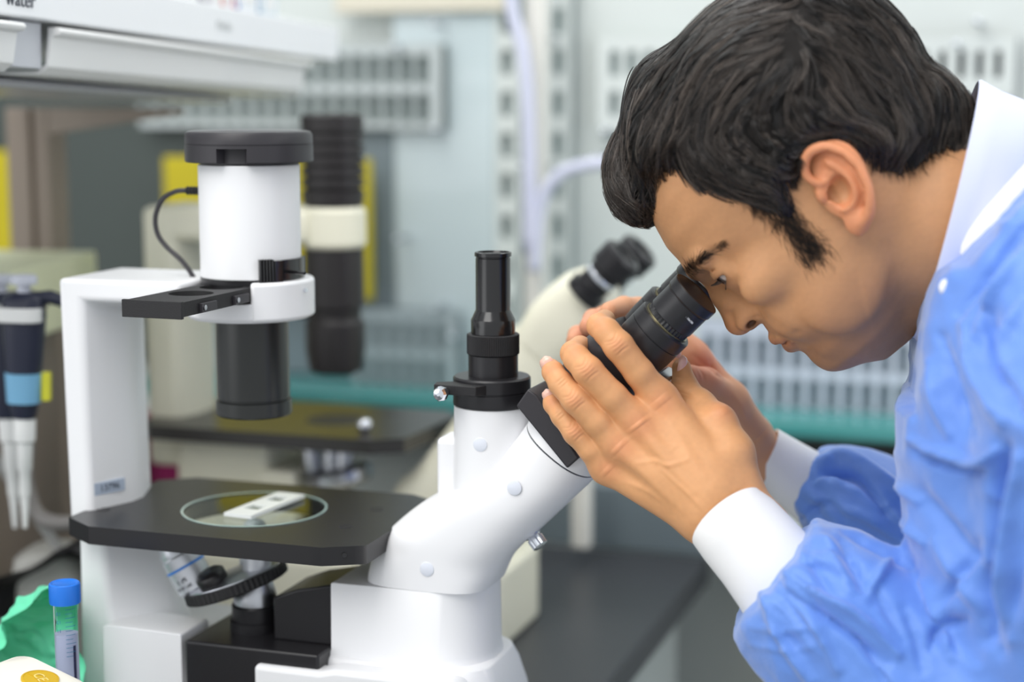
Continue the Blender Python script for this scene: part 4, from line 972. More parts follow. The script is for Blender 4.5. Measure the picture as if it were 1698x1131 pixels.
G = [[(1300, 22), (1210, 18), (1130, 55), (1075, 130), (1048, 200), (1022, 262), (1014, 300), (1040, 340)],
     [(1290, 40), (1190, 60), (1120, 130), (1085, 210), (1062, 280), (1052, 345)],
     [(1290, 60), (1200, 100), (1140, 180), (1110, 240), (1105, 275)],
     [(1280, 85), (1210, 130), (1160, 200), (1165, 262), (1215, 305), (1262, 325)],
     [(1300, 100), (1240, 150), (1205, 205), (1225, 255), (1290, 285), (1315, 290)],
     [(1310, 120), (1275, 165), (1260, 205), (1290, 235), (1345, 240)],
     [(1330, 110), (1320, 160), (1345, 200), (1400, 218)],
     [(1330, 45), (1395, 95), (1455, 160), (1500, 215), (1510, 262)],
     [(1330, 75), (1380, 140), (1425, 190), (1462, 225), (1468, 262)],
     [(1345, 100), (1380, 170), (1415, 205), (1448, 232), (1450, 262)],
     [(1360, 20), (1440, 40), (1510, 95), (1555, 150), (1580, 205), (1575, 240)],
     [(1400, 60), (1470, 120), (1530, 185), (1540, 245)],
     [(1240, 300), (1290, 325), (1312, 370), (1335, 410), (1352, 436)], [(1290, 300), (1310, 345), (1335, 395), (1362, 418)],
     [(1120, 80), (1085, 120), (1055, 180)]]
gp, gd = [], []
for g in G:
    c = cr(g, 6); d = np.gradient(c, axis=0); d /= np.linalg.norm(d, axis=1, keepdims=True); gp.append(c); gd.append(d)
gp = np.concatenate(gp); gd = np.concatenate(gd)
def flow(P3):
    """head-frame growth direction for points (mirrored onto the far side)"""
    Q = P3.copy(); Q[:, 1] = np.abs(Q[:, 1]); px = to_px(H2W(Q))
    out = np.zeros((len(P3), 2))
    for a in range(0, len(P3), 6000):
        d2 = ((px[a:a + 6000, None, :] - gp[None]) ** 2).sum(2); w = 1 / (d2 + 120) ** 1.6; out[a:a + 6000] = (w[:, :, None] * gd[None]).sum(1) / w.sum(1)[:, None]
    # px direction -> head plane: image right = -f cos - u sin ; image down = f sin - u cos
    dx, dy = out[:, 0], out[:, 1]; c, s = math.cos(PHI), math.sin(PHI)
    return np.stack([-dx * c + dy * s, np.zeros(len(dx)), -dx * s - dy * c], 1)
def strands(roots, n, step, depth, r0, name_seed, wob=1.0, clump=None, fld=hfl, lift=0.0, dirfn=flow):
    P = roots.copy(); K = len(P); pts = [P.copy()]; nz = hashnoise(roots, .22, name_seed + 1) * .5
    for i in range(n - 1):
        g = fld.grad(P); d = dirfn(P); d = d - g * (d * g).sum(1, keepdims=True); d /= np.maximum(np.linalg.norm(d, axis=1, keepdims=True), 1e-6)
        side = np.cross(g, d); a = wob * (nz + .35 * hashnoise(P, .10, name_seed + 7))
        d = d + side * a[:, None]; d /= np.linalg.norm(d, axis=1, keepdims=True)
        P = P + d * step[:, None]
        tgt = depth + lift * (i / n) ** 2
        P = P - fld.grad(P) * ((fld.sample(P) - tgt) * 0.8)[:, None]
        pts.append(P.copy())
    return np.stack(pts, 1)
def strand_mesh(S, r0, tip=.25):
    K, n, _ = S.shape; T_ = np.gradient(S, axis=1); T_ /= np.maximum(np.linalg.norm(T_, axis=2, keepdims=True), 1e-6)
    A = np.cross(T_, np.array([.3, .9, .2])); A /= np.maximum(np.linalg.norm(A, axis=2, keepdims=True), 1e-6); B = np.cross(T_, A)
    rad = r0[:, None] * np.interp(np.linspace(0, 1, n), [0, .15, .6, 1], [.6, 1, .85, tip])[None]
    ring = [S + rad[:, :, None] * (A * math.cos(t) + B * math.sin(t)) for t in (0, 2 * math.pi / 3, 4 * math.pi / 3)]
    V = np.stack(ring, 2).reshape(-1, 3)
    i = np.arange(K)[:, None, None] * n * 3 + np.arange(n - 1)[None, :, None] * 3; j = np.arange(3)[None, None, :]
    F = np.stack([i + j, i + (j + 1) % 3, i + 3 + (j + 1) % 3, i + 3 + j], 3).reshape(-1, 4)
    return V, F
okv = np.where((hfl.sample(V) < .5) & (skull.sample(V) > -2.0) & (V[:, 2] > -75))[0]
pr = np.clip(.25 + (V[okv, 1] > -25) * 1.0, 0, None); pr /= pr.sum()
NG = 1900; CH = 13
ri = rng.choice(okv, NG, p=pr); roots = V[ri] + rng.normal(0, .7, (NG, 3))
gdep = rng.uniform(-3.2, .9, NG)                                     # every lock lies at its own height
roots = roots - hfl.grad(roots) * ((hfl.sample(roots) - gdep))[:, None]
Sg = strands(roots, 12, rng.uniform(2.6, 4.8, NG), gdep, None, 3, wob=1.0, lift=rng.uniform(-.5, 2.2, NG))
off = rng.normal(0, 1, (NG, CH, 3)); off /= np.linalg.norm(off, axis=2, keepdims=True); off *= rng.uniform(.3, 1, (NG, CH, 1)) ** .6 * 3.3
tt = np.linspace(0, 1, 12)
S1 = (Sg[:, None] + off[:, :, None, :] * (1 - .72 * tt ** 1.3)[None, None, :, None] + rng.normal(0, .12, (NG, CH, 1, 3)) * tt[None, None, :, None]).reshape(-1, 12, 3)
NS = len(S1)
Vv, Ff = strand_mesh(S1, rng.uniform(.14, .34, NS))
tone1 = np.repeat(np.clip(rng.normal(.15, .17, NG), .0, 1), CH) * rng.uniform(.6, 1.5, NS)
# flyaway and lock-edge strands that lift off the surface
NF = 900
ri = rng.choice(okv, NF, p=pr); roots = V[ri]; dp = rng.uniform(.2, 1.2, NF)
S2 = strands(roots, 10, rng.uniform(2, 4, NF), dp, None, 11, wob=1.6, lift=rng.uniform(.5, 4.5, NF))
V2, F2 = strand_mesh(S2, rng.uniform(.09, .16, NF))
# forelock curls
NC = 1700; cen = np.array([H(1044, 285, 4)]); rt = rng.normal(0, 1, (NC, 3)); rt /= np.linalg.norm(rt, axis=1, keepdims=True)
rts = cen + rt * np.array([17, 24, 20]); rts = rts - hfl.grad(rts) * (hfl.sample(rts) - rng.uniform(-1, 2.2, NC))[:, None]
S3 = strands(rts, 11, rng.uniform(1.6, 3.2, NC), rng.uniform(-1, 2.4, NC), None, 31, wob=2.4, lift=rng.uniform(0, 3, NC))
V3, F3 = strand_mesh(S3, rng.uniform(.10, .2, NC))
allV = np.concatenate([Vv, V2, V3]); allF = np.concatenate([Ff, F2 + len(Vv), F3 + len(Vv) + len(V2)])
tone = np.concatenate([np.repeat(tone1, 36), np.full(len(allV) - NS * 36, .3)])[:, None]
tcol = np.array(rgb(17, 13, 12)[:3]) * (1 - tone) + np.array(rgb(132, 118, 108)[:3]) * tone  # tone varies per lock; the pale end paints hair highlights into the colour
child_world(put('hair_strands', np_mesh('hair_strands', H2W(allV), allF, tcol), HAIRS, None, smooth=180), man)
# hairline wisps, sideburn, eyebrow, lashes: short hairs rooted on the skin
def skin_hairs(n, poly, rad, length, lift, th, dirpx, seed, jitter=.35, curve=0.0):
    r_ = np.random.default_rng(seed); c = cr(poly, 8); t = r_.uniform(0, 1, n); k = (t * (len(c) - 1)).astype(int)
    rr = np.interp(t, np.linspace(0, 1, len(rad)), rad)
    p = c[k] + r_.normal(0, 1, (n, 2)) * rr[:, None] * .55
    out = []
    Pq = np.array([H(a, b, 0) for a, b in p])
    # march from the camera side to the skin
    ys = np.linspace(90, 5, 86); hit = np.full(n, np.nan)
    base = np.array([H(a, b, 90) for a, b in p]); end = np.array([H(a, b, 5) for a, b in p])
    prev = hf.sample(base)
    for i in range(1, 86):
        q = base + (end - base) * (i / 85); v = hf.sample(q); m = np.isnan(hit) & (v < 0); hit[m] = (i - .5) / 85
    ok = ~np.isnan(hit); q = base[ok] + (end - base)[ok] * hit[ok][:, None]
    d2 = np.array([np.interp(t[ok], np.linspace(0, 1, len(dirpx)), [a[i] for a in dirpx]) for i in (0, 1)]).T; d2 = d2 + r_.normal(0, jitter, d2.shape)
    cc, ss_ = math.cos(PHI), math.sin(PHI); D = np.stack([-d2[:, 0] * cc + d2[:, 1] * ss_, np.zeros(len(d2)), -d2[:, 0] * ss_ - d2[:, 1] * cc], 1)
    g = hf.grad(q); D = D - g * (D * g).sum(1, keepdims=True); D /= np.maximum(np.linalg.norm(D, axis=1, keepdims=True), 1e-6)
    L = r_.uniform(.6, 1.2, len(q)) * length; pts = []
    for i in range(5):
        s = i / 4; pts.append(q + D * (L * s)[:, None] + g * (lift * s + .1))
    return strand_mesh(np.stack(pts, 1), r_.uniform(.7, 1.2, len(q)) * th, .2)
parts = [skin_hairs(1050, [(1288, 332), (1310, 365), (1334, 400), (1350, 420)], [18, 19, 22, 24], 9, 1.0, .11, [(.45, .9), (.5, .85), (.6, .8)], 1),
         skin_hairs(260, [(1240, 330), (1262, 345), (1290, 372)], [8, 12, 12], 9, 1.0, .10, [(.5, .85), (.5, .85)], 2),
         skin_hairs(220, [(1120, 270), (1165, 300), (1215, 318), (1262, 328)], [7, 7, 7, 7], 8, 1.0, .09, [(.5, .8), (.7, .5), (.8, .5)], 3),
         skin_hairs(420, [(1440, 258), (1475, 268), (1505, 270), (1540, 252), (1580, 235)], [7, 7, 8, 8, 9], 11, 1.2, .11, [(-.2, .9), (.2, .9), (.1, 1)], 4),
         skin_hairs(420, [(1312, 300), (1318, 280), (1330, 262)], [5, 5, 4], 7, .8, .12, [(.3, .8), (.2, .8)], 6),
         skin_hairs(620, [(1142, 452), (1155, 438), (1176, 420), (1199, 403)], [8, 7, 6, 3], 6, .9, .10, [(.35, -.9), (.55, -.7), (.8, -.5)], 5, .25)]
Vb, Fb, nb = [], [], 0
for v, f in parts: Vb.append(v); Fb.append(f + nb); nb += len(v)
child_world(put('facial_hair', np_mesh('facial_hair', H2W(np.concatenate(Vb)), np.concatenate(Fb)), HAIRM, None, smooth=180), man)
# lashes along both lids of both eyes
LV_, LF_, nl = [], [], 0
for ec in EYC:
    s = 1 if ec[1] > 0 else -1
    for lid in (1, -1):
        for k in range(34 if lid == 1 else 18):
            t = (k + .5) / (34 if lid == 1 else 18) * 2 - 1; w = ec[1] + s * (t * 12.5 + 1)
            v = (3.3 * (1 - t * t) * lid) - 3.0 - 1.0; fwd = math.sqrt(max(13.2 ** 2 - (t * 11) ** 2 - v * v, 1)) + ec[0]
            L = (5.5 if lid == 1 else 2.6); p0 = np.array([fwd - .8, w, ec[2] + v]); dd = np.array([.95, s * t * .35, -.15 if lid == 1 else -.55])
            LV_.append(np.array([p0 + dd * L * q + np.array([0, 0, (1.6 if lid == 1 else -.5) * q * q]) for q in np.linspace(0, 1, 5)]))
v, f = strand_mesh(np.array(LV_), np.full(len(LV_), .15), .2)
child_world(put('eyelashes', np_mesh('eyelashes', H2W(v), f), HAIRM, None, smooth=180), man)
# ================================================================ HANDS (world millimetres)
def Wm(px, py, Y): return np.array(W3(px, py, Y)) * 1000
def hand_field(pts, m, h): P = np.array(pts); return Field(P.min(0) - m, P.max(0) + m, h)
# ---- near (left) hand: back of the hand towards the camera
fin = {  # px, py, Y, radius
 'index': [(1094, 664, 1.122, 11.4), (1060, 618, 1.116, 9.8), (1026, 574, 1.114, 9.9), (1006, 550, 1.119, 8.9), (994, 540, 1.132, 8.3), (1003, 531, 1.156, 7.4)],
 'middle': [(1057, 702, 1.116, 11.6), (1016, 658, 1.112, 9.8), (975, 615, 1.112, 9.9), (956, 594, 1.119, 8.8), (950, 586, 1.132, 8.2), (962, 574, 1.154, 7.4)],
 'ring': [(1026, 739, 1.117, 11.0), (990, 700, 1.114, 9.3), (954, 663, 1.115, 9.2), (930, 636, 1.123, 8.2), (917, 617, 1.133, 7.2), (914, 610, 1.140, 6.3)],
 'little': [(1006, 775, 1.124, 9.8), (980, 746, 1.120, 8.2), (954, 718, 1.121, 8.0), (932, 690, 1.128, 7.2), (917, 670, 1.136, 6.4), (914, 665, 1.141, 5.8)]}
allp = [Wm(*q[:3]) for f_ in fin.values() for q in f_] + [Wm(1300, 960, 1.07), Wm(1127, 600, 1.165), Wm(1240, 780, 1.09), Wm(1300, 960, 1.10)]
nh = hand_field(allp, 30, 0.62)
WR = (1196, 846, 1.090)
carp = {'index': (1190, 790, 1.096), 'middle': (1178, 812, 1.090), 'ring': (1166, 836, 1.090), 'little': (1156, 858, 1.096)}
for k_, f_ in fin.items():
    nh.chain([Wm(*q[:3]) for q in f_], [q[3] for q in f_], 2.5)
for k_, f_ in fin.items():
    m0 = f_[0]; nh.cap(Wm(*m0[:3]), Wm(*carp[k_]), m0[3] + .3, 13.5, 9)
# palm bulk behind the metacarpals, web to the thumb, carpus, wrist, forearm
nh.cap(Wm(1090, 720, 1.130), Wm(1170, 810, 1.106), 13, 15, 10); nh.cap(Wm(1060, 760, 1.130), Wm(1150, 840, 1.106), 11, 14, 10)
nh.chain([Wm(1228, 812, 1.100), Wm(1214, 752, 1.106), Wm(1190, 702, 1.118), Wm(1160, 672, 1.138), Wm(1136, 646, 1.152), Wm(1130, 610, 1.157)], [15, 14.2, 12.2, 10.0, 8.6, 6.6], 6)
nh.cap(Wm(1130, 700, 1.124), Wm(1190, 770, 1.104), 9.5, 14, 10); nh.cap(Wm(1150, 700, 1.126), Wm(1180, 712, 1.122), 8, 10, 9)
fa = np.array([Wm(1196, 846, 1.094), Wm(1240, 895, 1.086), Wm(1310, 975, 1.074)])
ulna = Wm(0, 100, 1.09) - Wm(0, 0, 1.09); perp = Wm(1258, 812, 1.09) - Wm(1153, 905, 1.09); perp /= np.linalg.norm(perp)
for sgn, r in ((10.5, 17.5), (-10.5, 16.5)):
    nh.chain([fa[0] + perp * sgn * .95, fa[1] + perp * sgn, fa[2] + perp * sgn * 1.1], [r, r, r + 2], 12)
V, F = nh.mesh(); V = relax(V, F, 3, .5); V = V * 0.001; N = vnormals(V, F)
if (N * (V - V.mean(0))).sum() < 0: F = F[:, ::-1]; N = -N
S_ = []
for cx, cy, w in ((1024, 572, 19), (974, 614, 19), (953, 664, 18), (953, 716, 15)):          # PIP joints: dome with wrinkles
    S_.append(([(cx - 8, cy - 9), (cx, cy), (cx + 8, cy + 9)], w * .8, .9))
    for o_ in (-11, -6, -1, 4, 9):
        S_.append(([(cx + o_ - w * .48, cy + o_ * 1.1 + w * .40), (cx + o_ * .8 + 1, cy + o_ * .8 + 1), (cx + o_ + w * .48, cy + o_ * 1.1 - w * .40)], 1.7, -.50))
for cx, cy, w in ((932, 634, 14), (928, 688, 12)):
    for o_ in (-4, 0, 4): S_.append(([(cx + o_ - w * .4, cy + o_ + w * .36), (cx + o_, cy + o_), (cx + o_ + w * .4, cy + o_ - w * .36)], 1.5, -.38))
S_ += [([(1090, 660), (1100, 672)], 20, 1.2), ([(1056, 700), (1062, 708)], 18, 1.5), ([(1022, 738), (1030, 746)], 16, 1.3), ([(1004, 775), (1012, 783)], 13, 1.0),
       ([(1075, 690), (1095, 720), (1120, 745)], 10, -1.3), ([(1042, 725), (1065, 750), (1090, 770)], 10, -1.5), ([(1014, 760), (1040, 785), (1070, 805)], 9, -1.3),
       ([(1100, 680), (1130, 730), (1165, 790)], 9, .6), ([(1062, 712), (1105, 765), (1150, 815)], 8, .9), ([(1030, 750), (1080, 800), (1130, 845)], 8, .8),
       ([(1058, 768), (1085, 764), (1108, 772), (1140, 762)], 4.5, .7), ([(1085, 766), (1110, 790), (1145, 822), (1170, 850)], 4.5, .6), ([(1040, 800), (1075, 815), (1100, 835)], 4.5, .55),
       ([(1110, 650), (1140, 660), (1170, 668)], 5, -.5), ([(1195, 672), (1205, 690)], 12, 1.0), ([(1150, 880), (1190, 850), (1240, 800)], 5, -.35), ([(1120, 625), (1136, 628)], 2, -.4), ([(1120, 636), (1140, 640)], 2, -.4), ([(1122, 648), (1146, 655)], 2, -.4)]
V = brush(V, N, S_); P = to_px(V); n_ = len(V)
bs = np.array([s2l(217), s2l(160), s2l(112)]); C = np.tile(bs, (n_, 1))
red = np.zeros(n_)
for cx, cy, r in ((1098, 668, 26), (1060, 705, 30), (1028, 742, 26), (1008, 778, 22), (1024, 572, 15), (974, 614, 15), (953, 664, 14), (953, 716, 13), (993, 535, 14), (950, 580, 13), (912, 612, 13), (914, 665, 12), (1200, 680, 20)):
    red = np.maximum(red, np.exp(-((P - np.array([cx, cy])) ** 2).sum(1) / r ** 2))
C = blend(red, (214, 138, 100), .5)(C); C *= (1 + .05 * hashnoise(V, 90, 3) + .035 * hashnoise(V, 400, 5))[:, None]
add_skin(V, F, C); NH = nh
# ---- far (right) hand: palm side towards the camera
ff = {'index': [(1146, 588, 1.262, 10.8), (1096, 532, 1.272, 9.2), (1058, 512, 1.268, 8.6), (1034, 509, 1.252, 7.8), (1010, 516, 1.232, 6.9)],
      'middle': [(1150, 620, 1.272, 10.8), (1060, 545, 1.290, 9), (1002, 526, 1.280, 8.4), (984, 530, 1.262, 7.7), (976, 542, 1.244, 7.0)],
      'ring': [(1156, 650, 1.276, 10.4), (1040, 575, 1.292, 8.6), (975, 552, 1.286, 8), (958, 556, 1.270, 7.2), (953, 566, 1.252, 6.6)],
      'little': [(1164, 680, 1.276, 9.6), (1080, 640, 1.288, 8), (1020, 615, 1.284, 7), (1000, 610, 1.270, 6.5)]}
allp = [Wm(*q[:3]) for f_ in ff.values() for q in f_] + [Wm(1350, 820, 1.29), Wm(1130, 610, 1.21)]
fh = hand_field(allp, 28, 1.1)
for k_, f_ in ff.items():
    fh.chain([Wm(*q[:3]) for q in f_], [q[3] for q in f_], 2.5)
    cy = {'index': (1240, 712), 'middle': (1238, 722), 'ring': (1238, 736), 'little': (1240, 748)}[k_]
    fh.cap(Wm(*f_[0][:3]), Wm(cy[0], cy[1], 1.272), f_[0][3], 12, 9)
fh.chain([Wm(1246, 715, 1.262), Wm(1212, 668, 1.248), Wm(1172, 634, 1.230), Wm(1146, 622, 1.222)], [14, 13.4, 9.4, 7.6], 7)
fh.cap(Wm(1205, 650, 1.254), Wm(1160, 600, 1.256), 10, 9, 9)
for sgn, r in ((4, 13.2), (-6, 13.2)):
    fh.chain([Wm(1248, 734, 1.270) + perp * sgn, Wm(1276, 762, 1.274) + perp * sgn, Wm(1345, 812, 1.284) + perp * sgn], [r + .6, r - 1.2, r - 1], 8)
V, F = fh.mesh(); V = relax(V, F, 1, .4) * .001; N = vnormals(V, F)
if (N * (V - V.mean(0))).sum() < 0: F = F[:, ::-1]; N = -N
V = brush(V, N, [([(1160, 612), (1166, 622), (1168, 636)], 2.2, -.8), ([(1154, 612), (1159, 624), (1160, 634)], 2, -.6), ([(1178, 600), (1186, 618), (1205, 628)], 4, -1.4), ([(1150, 590), (1170, 606), (1184, 612)], 4, -1.1),
                 ([(1214, 650), (1228, 672), (1238, 700)], 5, .7), ([(1205, 672), (1222, 690), (1240, 715)], 3, .6), ([(1240, 740), (1262, 722), (1276, 706)], 3, -.6)])
P = to_px(V); C = np.tile(np.array([s2l(218), s2l(160), s2l(122)]), (len(V), 1))
pk = np.exp(-((P - np.array([1170, 600])) ** 2).sum(1) / 40 ** 2) + .7 * np.exp(-((P - np.array([975, 540])) ** 2).sum(1) / 40 ** 2); C = blend(pk, (228, 142, 118), .6)(C); C = blend(np.clip((P[:, 0] - 1235) / 50, 0, 1), (205, 150, 112), .7)(C)
add_skin(V, F, C)
# inner arms and trunk (under the gown), so that the body is one figure
tb = Field(Wm(1150, 1500, 1.42) - np.array([60, 620, 60]), Wm(2150, 200, 1.2) + np.array([90, 200, 60]), 6.0)
def T3(px, py, Y): return Wm(px, py, Y)
tb.chain([T3(1700, 420, 1.10), T3(1780, 450, 1.10)], [50, 56], 20)
for px, py, r in ((1765, 600, 50), (1785, 800, 68), (1835, 1000, 74), (1870, 1180, 80)): tb.cap(T3(px, py, 1.06), T3(px, py, 1.15), r, r, 24)
for Ys, pts in ((.95, [(1850, 590, .99, 44), (1822, 800, .96, 36), (1800, 1180, .985, 34), (1600, 1160, 1.005, 34), (1400, 1050, 1.05, 30), (1300, 965, 1.074, 24)]),
                (1.26, [(1850, 590, 1.20, 40), (1800, 980, 1.26, 32), (1620, 950, 1.272, 30), (1440, 870, 1.285, 26), (1330, 800, 1.282, 20)])):
    tb.chain([T3(*q[:3]) for q in pts], [q[3] for q in pts], 14)
V, F = tb.mesh(); V = relax(V, F, 2, .5) * .001; N = vnormals(V, F)
if (N * (V - V.mean(0))).sum() < 0: F = F[:, ::-1]
add_skin(V, F, np.tile(bs, (len(V), 1)))

# ---- nails
NAIL = mat('fingernail', rgb(232, 186, 168), 0.22, spec=.5, coat=.4)
def nail(px, py, Y, alongpx, nrm, rw, rl, par=None):
    c = Wm(px, py, Y) * .001; a = (Wm(px + alongpx[0], py + alongpx[1], Y) - Wm(px, py, Y)); a = Vector(a).normalized()
    n = Vector(nrm).normalized(); n = (n - a * n.dot(a)).normalized(); b = a.cross(n)
    mb = MB(); rings = []
    for i in range(9):
        t = -1 + 2 * i / 8; w = (1 - abs(t) ** 3.2) ** .5 * rw + .0002
        rings.append([Vector(c) + a * (t * rl) + b * (w * math.sin(s)) + n * (rw * .75 * math.cos(s) * (w / rw) ** .35 - rw * .45 - .0010 * t * t) for s in np.linspace(-1.25, 1.25, 9)] + [Vector(c) + a * (t * rl) - n * .003])
    return mb.loft(rings).obj('fingernail', NAIL, None, smooth=60)
NL = [nail(907, 606, 1.1335, (-6, -14), (-.55, -1, .35), .0052, .0062), nail(909, 659, 1.136, (-6, -12), (-.55, -1, .2), .0044, .0056), nail(1133, 606, 1.1515, (3, -16), (.75, -1, .05), .0042, .0068), nail(1124, 582, 1.2245, (-4, -14), (.6, -1, .2), .003, .006)]
add_world('body', np_mesh('body', np.concatenate(bodyV), np.concatenate(bodyF), np.concatenate(bodyC)), SKIN, man, smooth=180)
for o in NL: child_world(o, man)

# ================================================================ GOWN
GOWN = mat('light_blue_nonwoven', rgb(98, 142, 222), 0.46, spec=.55, sheen=.5, bump=('voronoi', 900, 0.35), var=(30, .03))
gn = Field(Wm(1190, 1240, 1.3) - np.array([20, 520, 20]), Wm(1990, 120, 1.2) + np.array([60, 180, 30]), 2.3)
# near sleeve
gn.chain([Wm(1292, 950, 1.076), Wm(1330, 985, 1.066), Wm(1400, 1036, 1.05), Wm(1500, 1128, 1.03), Wm(1640, 1222, 1.0), Wm(1800, 1250, .985)], [33, 47, 56, 56, 55, 60], 18)
gn.chain([Wm(1800, 1250, .985), Wm(1822, 900, .955), Wm(1835, 700, .955), Wm(1850, 560, .985)], [66, 60, 66, 74], 26)
# far sleeve
gn.chain([Wm(1352, 805, 1.284), Wm(1376, 818, 1.284), Wm(1430, 846, 1.282), Wm(1530, 905, 1.275), Wm(1640, 960, 1.27), Wm(1800, 1000, 1.27)], [22, 33, 43, 50, 52, 56], 14)
# trunk
slv = gn; gn = Field(slv.lo, slv.lo + slv.h * (slv.n - 1.5), slv.h); gn.n = slv.n; gn.ax = slv.ax; gn.d = np.full(slv.n, 50.0, np.float32)
for px, py, r, ya, yb in ((1718, 520, 66, 1.05, 1.14), (1755, 640, 90, 1.04, 1.17), (1772, 740, 101, 1.04, 1.17), (1800, 880, 105, 1.03, 1.17), (1845, 1040, 112, 1.03, 1.17), (1875, 1200, 118, 1.03, 1.17)):
    gn.cap(Wm(px, py, ya), Wm(px, py, yb), r, r, 34)
gn.cap(Wm(1850, 560, .985), Wm(1770, 500, 1.10), 72, 76, 40); gn.cap(Wm(1860, 540, 1.22), Wm(1770, 500, 1.12), 72, 76, 40)
gn.chain([Wm(1690, 395, 1.09), Wm(1760, 430, 1.08)], [84, 96], 34); gn.cap(Wm(1600, 545, 1.075), Wm(1690, 400, 1.04), 26, 46, 24)
gn.cap(Wm(1548, 590, 1.11), Wm(1600, 560, 1.11), 12, 26, 16)
_hh = np.maximum(9 - np.abs(gn.d - slv.d), 0) / 9; gn.d = np.minimum(gn.d, slv.d) - _hh * _hh * 9 * .25
# neck opening: cut away everything left of the neckline
NECK = [(1300, -100), (1800, -100), (1800, 190), (1720, 262), (1640, 352), (1588, 412), (1548, 436), (1536, 470), (1520, 545), (1514, 640), (1300, 640)]
def plane2(px, py):
    h_ = H2W(H(px, py, 0)); q = h_ - HP0; return (q @ HXr * 1000, q[2] * 1000)
NK = [plane2(*p) for p in NECK]
def prism_cut(field, poly, k=3.0, thickness_y=None):
    X, Y, Z = field.ax; a = ((X[:, None] / 1000 - HP0[0]) * HXr[0] + (Y[None, :] / 1000 - HP0[1]) * HXr[1]) * 1000
    A = np.repeat(a[:, :, None], len(Z), 2).ravel(); B = np.tile((Z / 1000 - HP0[2]) * 1000, a.size)
    sd = np.full(A.shape, 0.0)
    lo = np.array(poly).min(0) - 30; hi = np.array(poly).max(0) + 30; k_ = (A > lo[0]) & (A < hi[0]) & (B > lo[1]) & (B < hi[1])
    sd[:] = -50; sd[k_] = poly_sd(np.stack([A[k_], B[k_]], 1), poly); sd = sd.reshape(field.d.shape).astype(np.float32)
    a_, b_ = -field.d, -sd; hh = np.maximum(k - np.abs(a_ - b_), 0) / k; field.d = -(np.minimum(a_, b_) - hh * hh * k * .25)
prism_cut(gn, NK)
def plane_at(px, py, Y):
    q = np.array(W3(px, py, Y)) - HP0; return (q @ HXr * 1000, q[2] * 1000)
prism_cut(gn, [plane_at(*p, 1.07) for p in ((1060, 820), (1130, 1090), (1219, 1046), (1238, 1010), (1262, 982), (1300, 935), (1338, 893), (1352, 872), (1340, 845), (1300, 740), (1150, 700))], k=2.0)
V, F = gn.mesh(); V = relax(V, F, 2, .5); V = V * .001; N = vnormals(V, F)
if (N * (V - V.mean(0))).sum() < 0: F = F[:, ::-1]; N = -N
P = to_px(V)
# gathers that fan out of the cuff
CF = []
for i in range(1, 11):
    t = (i + .5) / 11; x0, y0 = 1240 + (1352 - 1240) * t, 1015 + (885 - 1015) * t; Lg = 55 + 70 * ((i * 37) % 10) / 10; an = R(48 - 34 * t + ((i * 53) % 7 - 3) * 2)
    CF.append(([(x0, y0), (x0 + Lg * .5 * math.cos(an), y0 + Lg * .5 * math.sin(an)), (x0 + Lg * math.cos(an + .12), y0 + Lg * math.sin(an + .12))], 5.5, -2.6 if i % 2 else 2.2))
for i in range(7):
    t = (i + .5) / 7; x0, y0 = 1322 + (1362 - 1322) * t, 850 + (758 - 850) * t; Lg = 40 + 40 * ((i * 37) % 10) / 10; an = R(52 - 50 * t)
    CF.append(([(x0, y0), (x0 + Lg * .5 * math.cos(an), y0 + Lg * .5 * math.sin(an)), (x0 + Lg * math.cos(an), y0 + Lg * math.sin(an))], 5, -2.4 if i % 2 else 2.0))
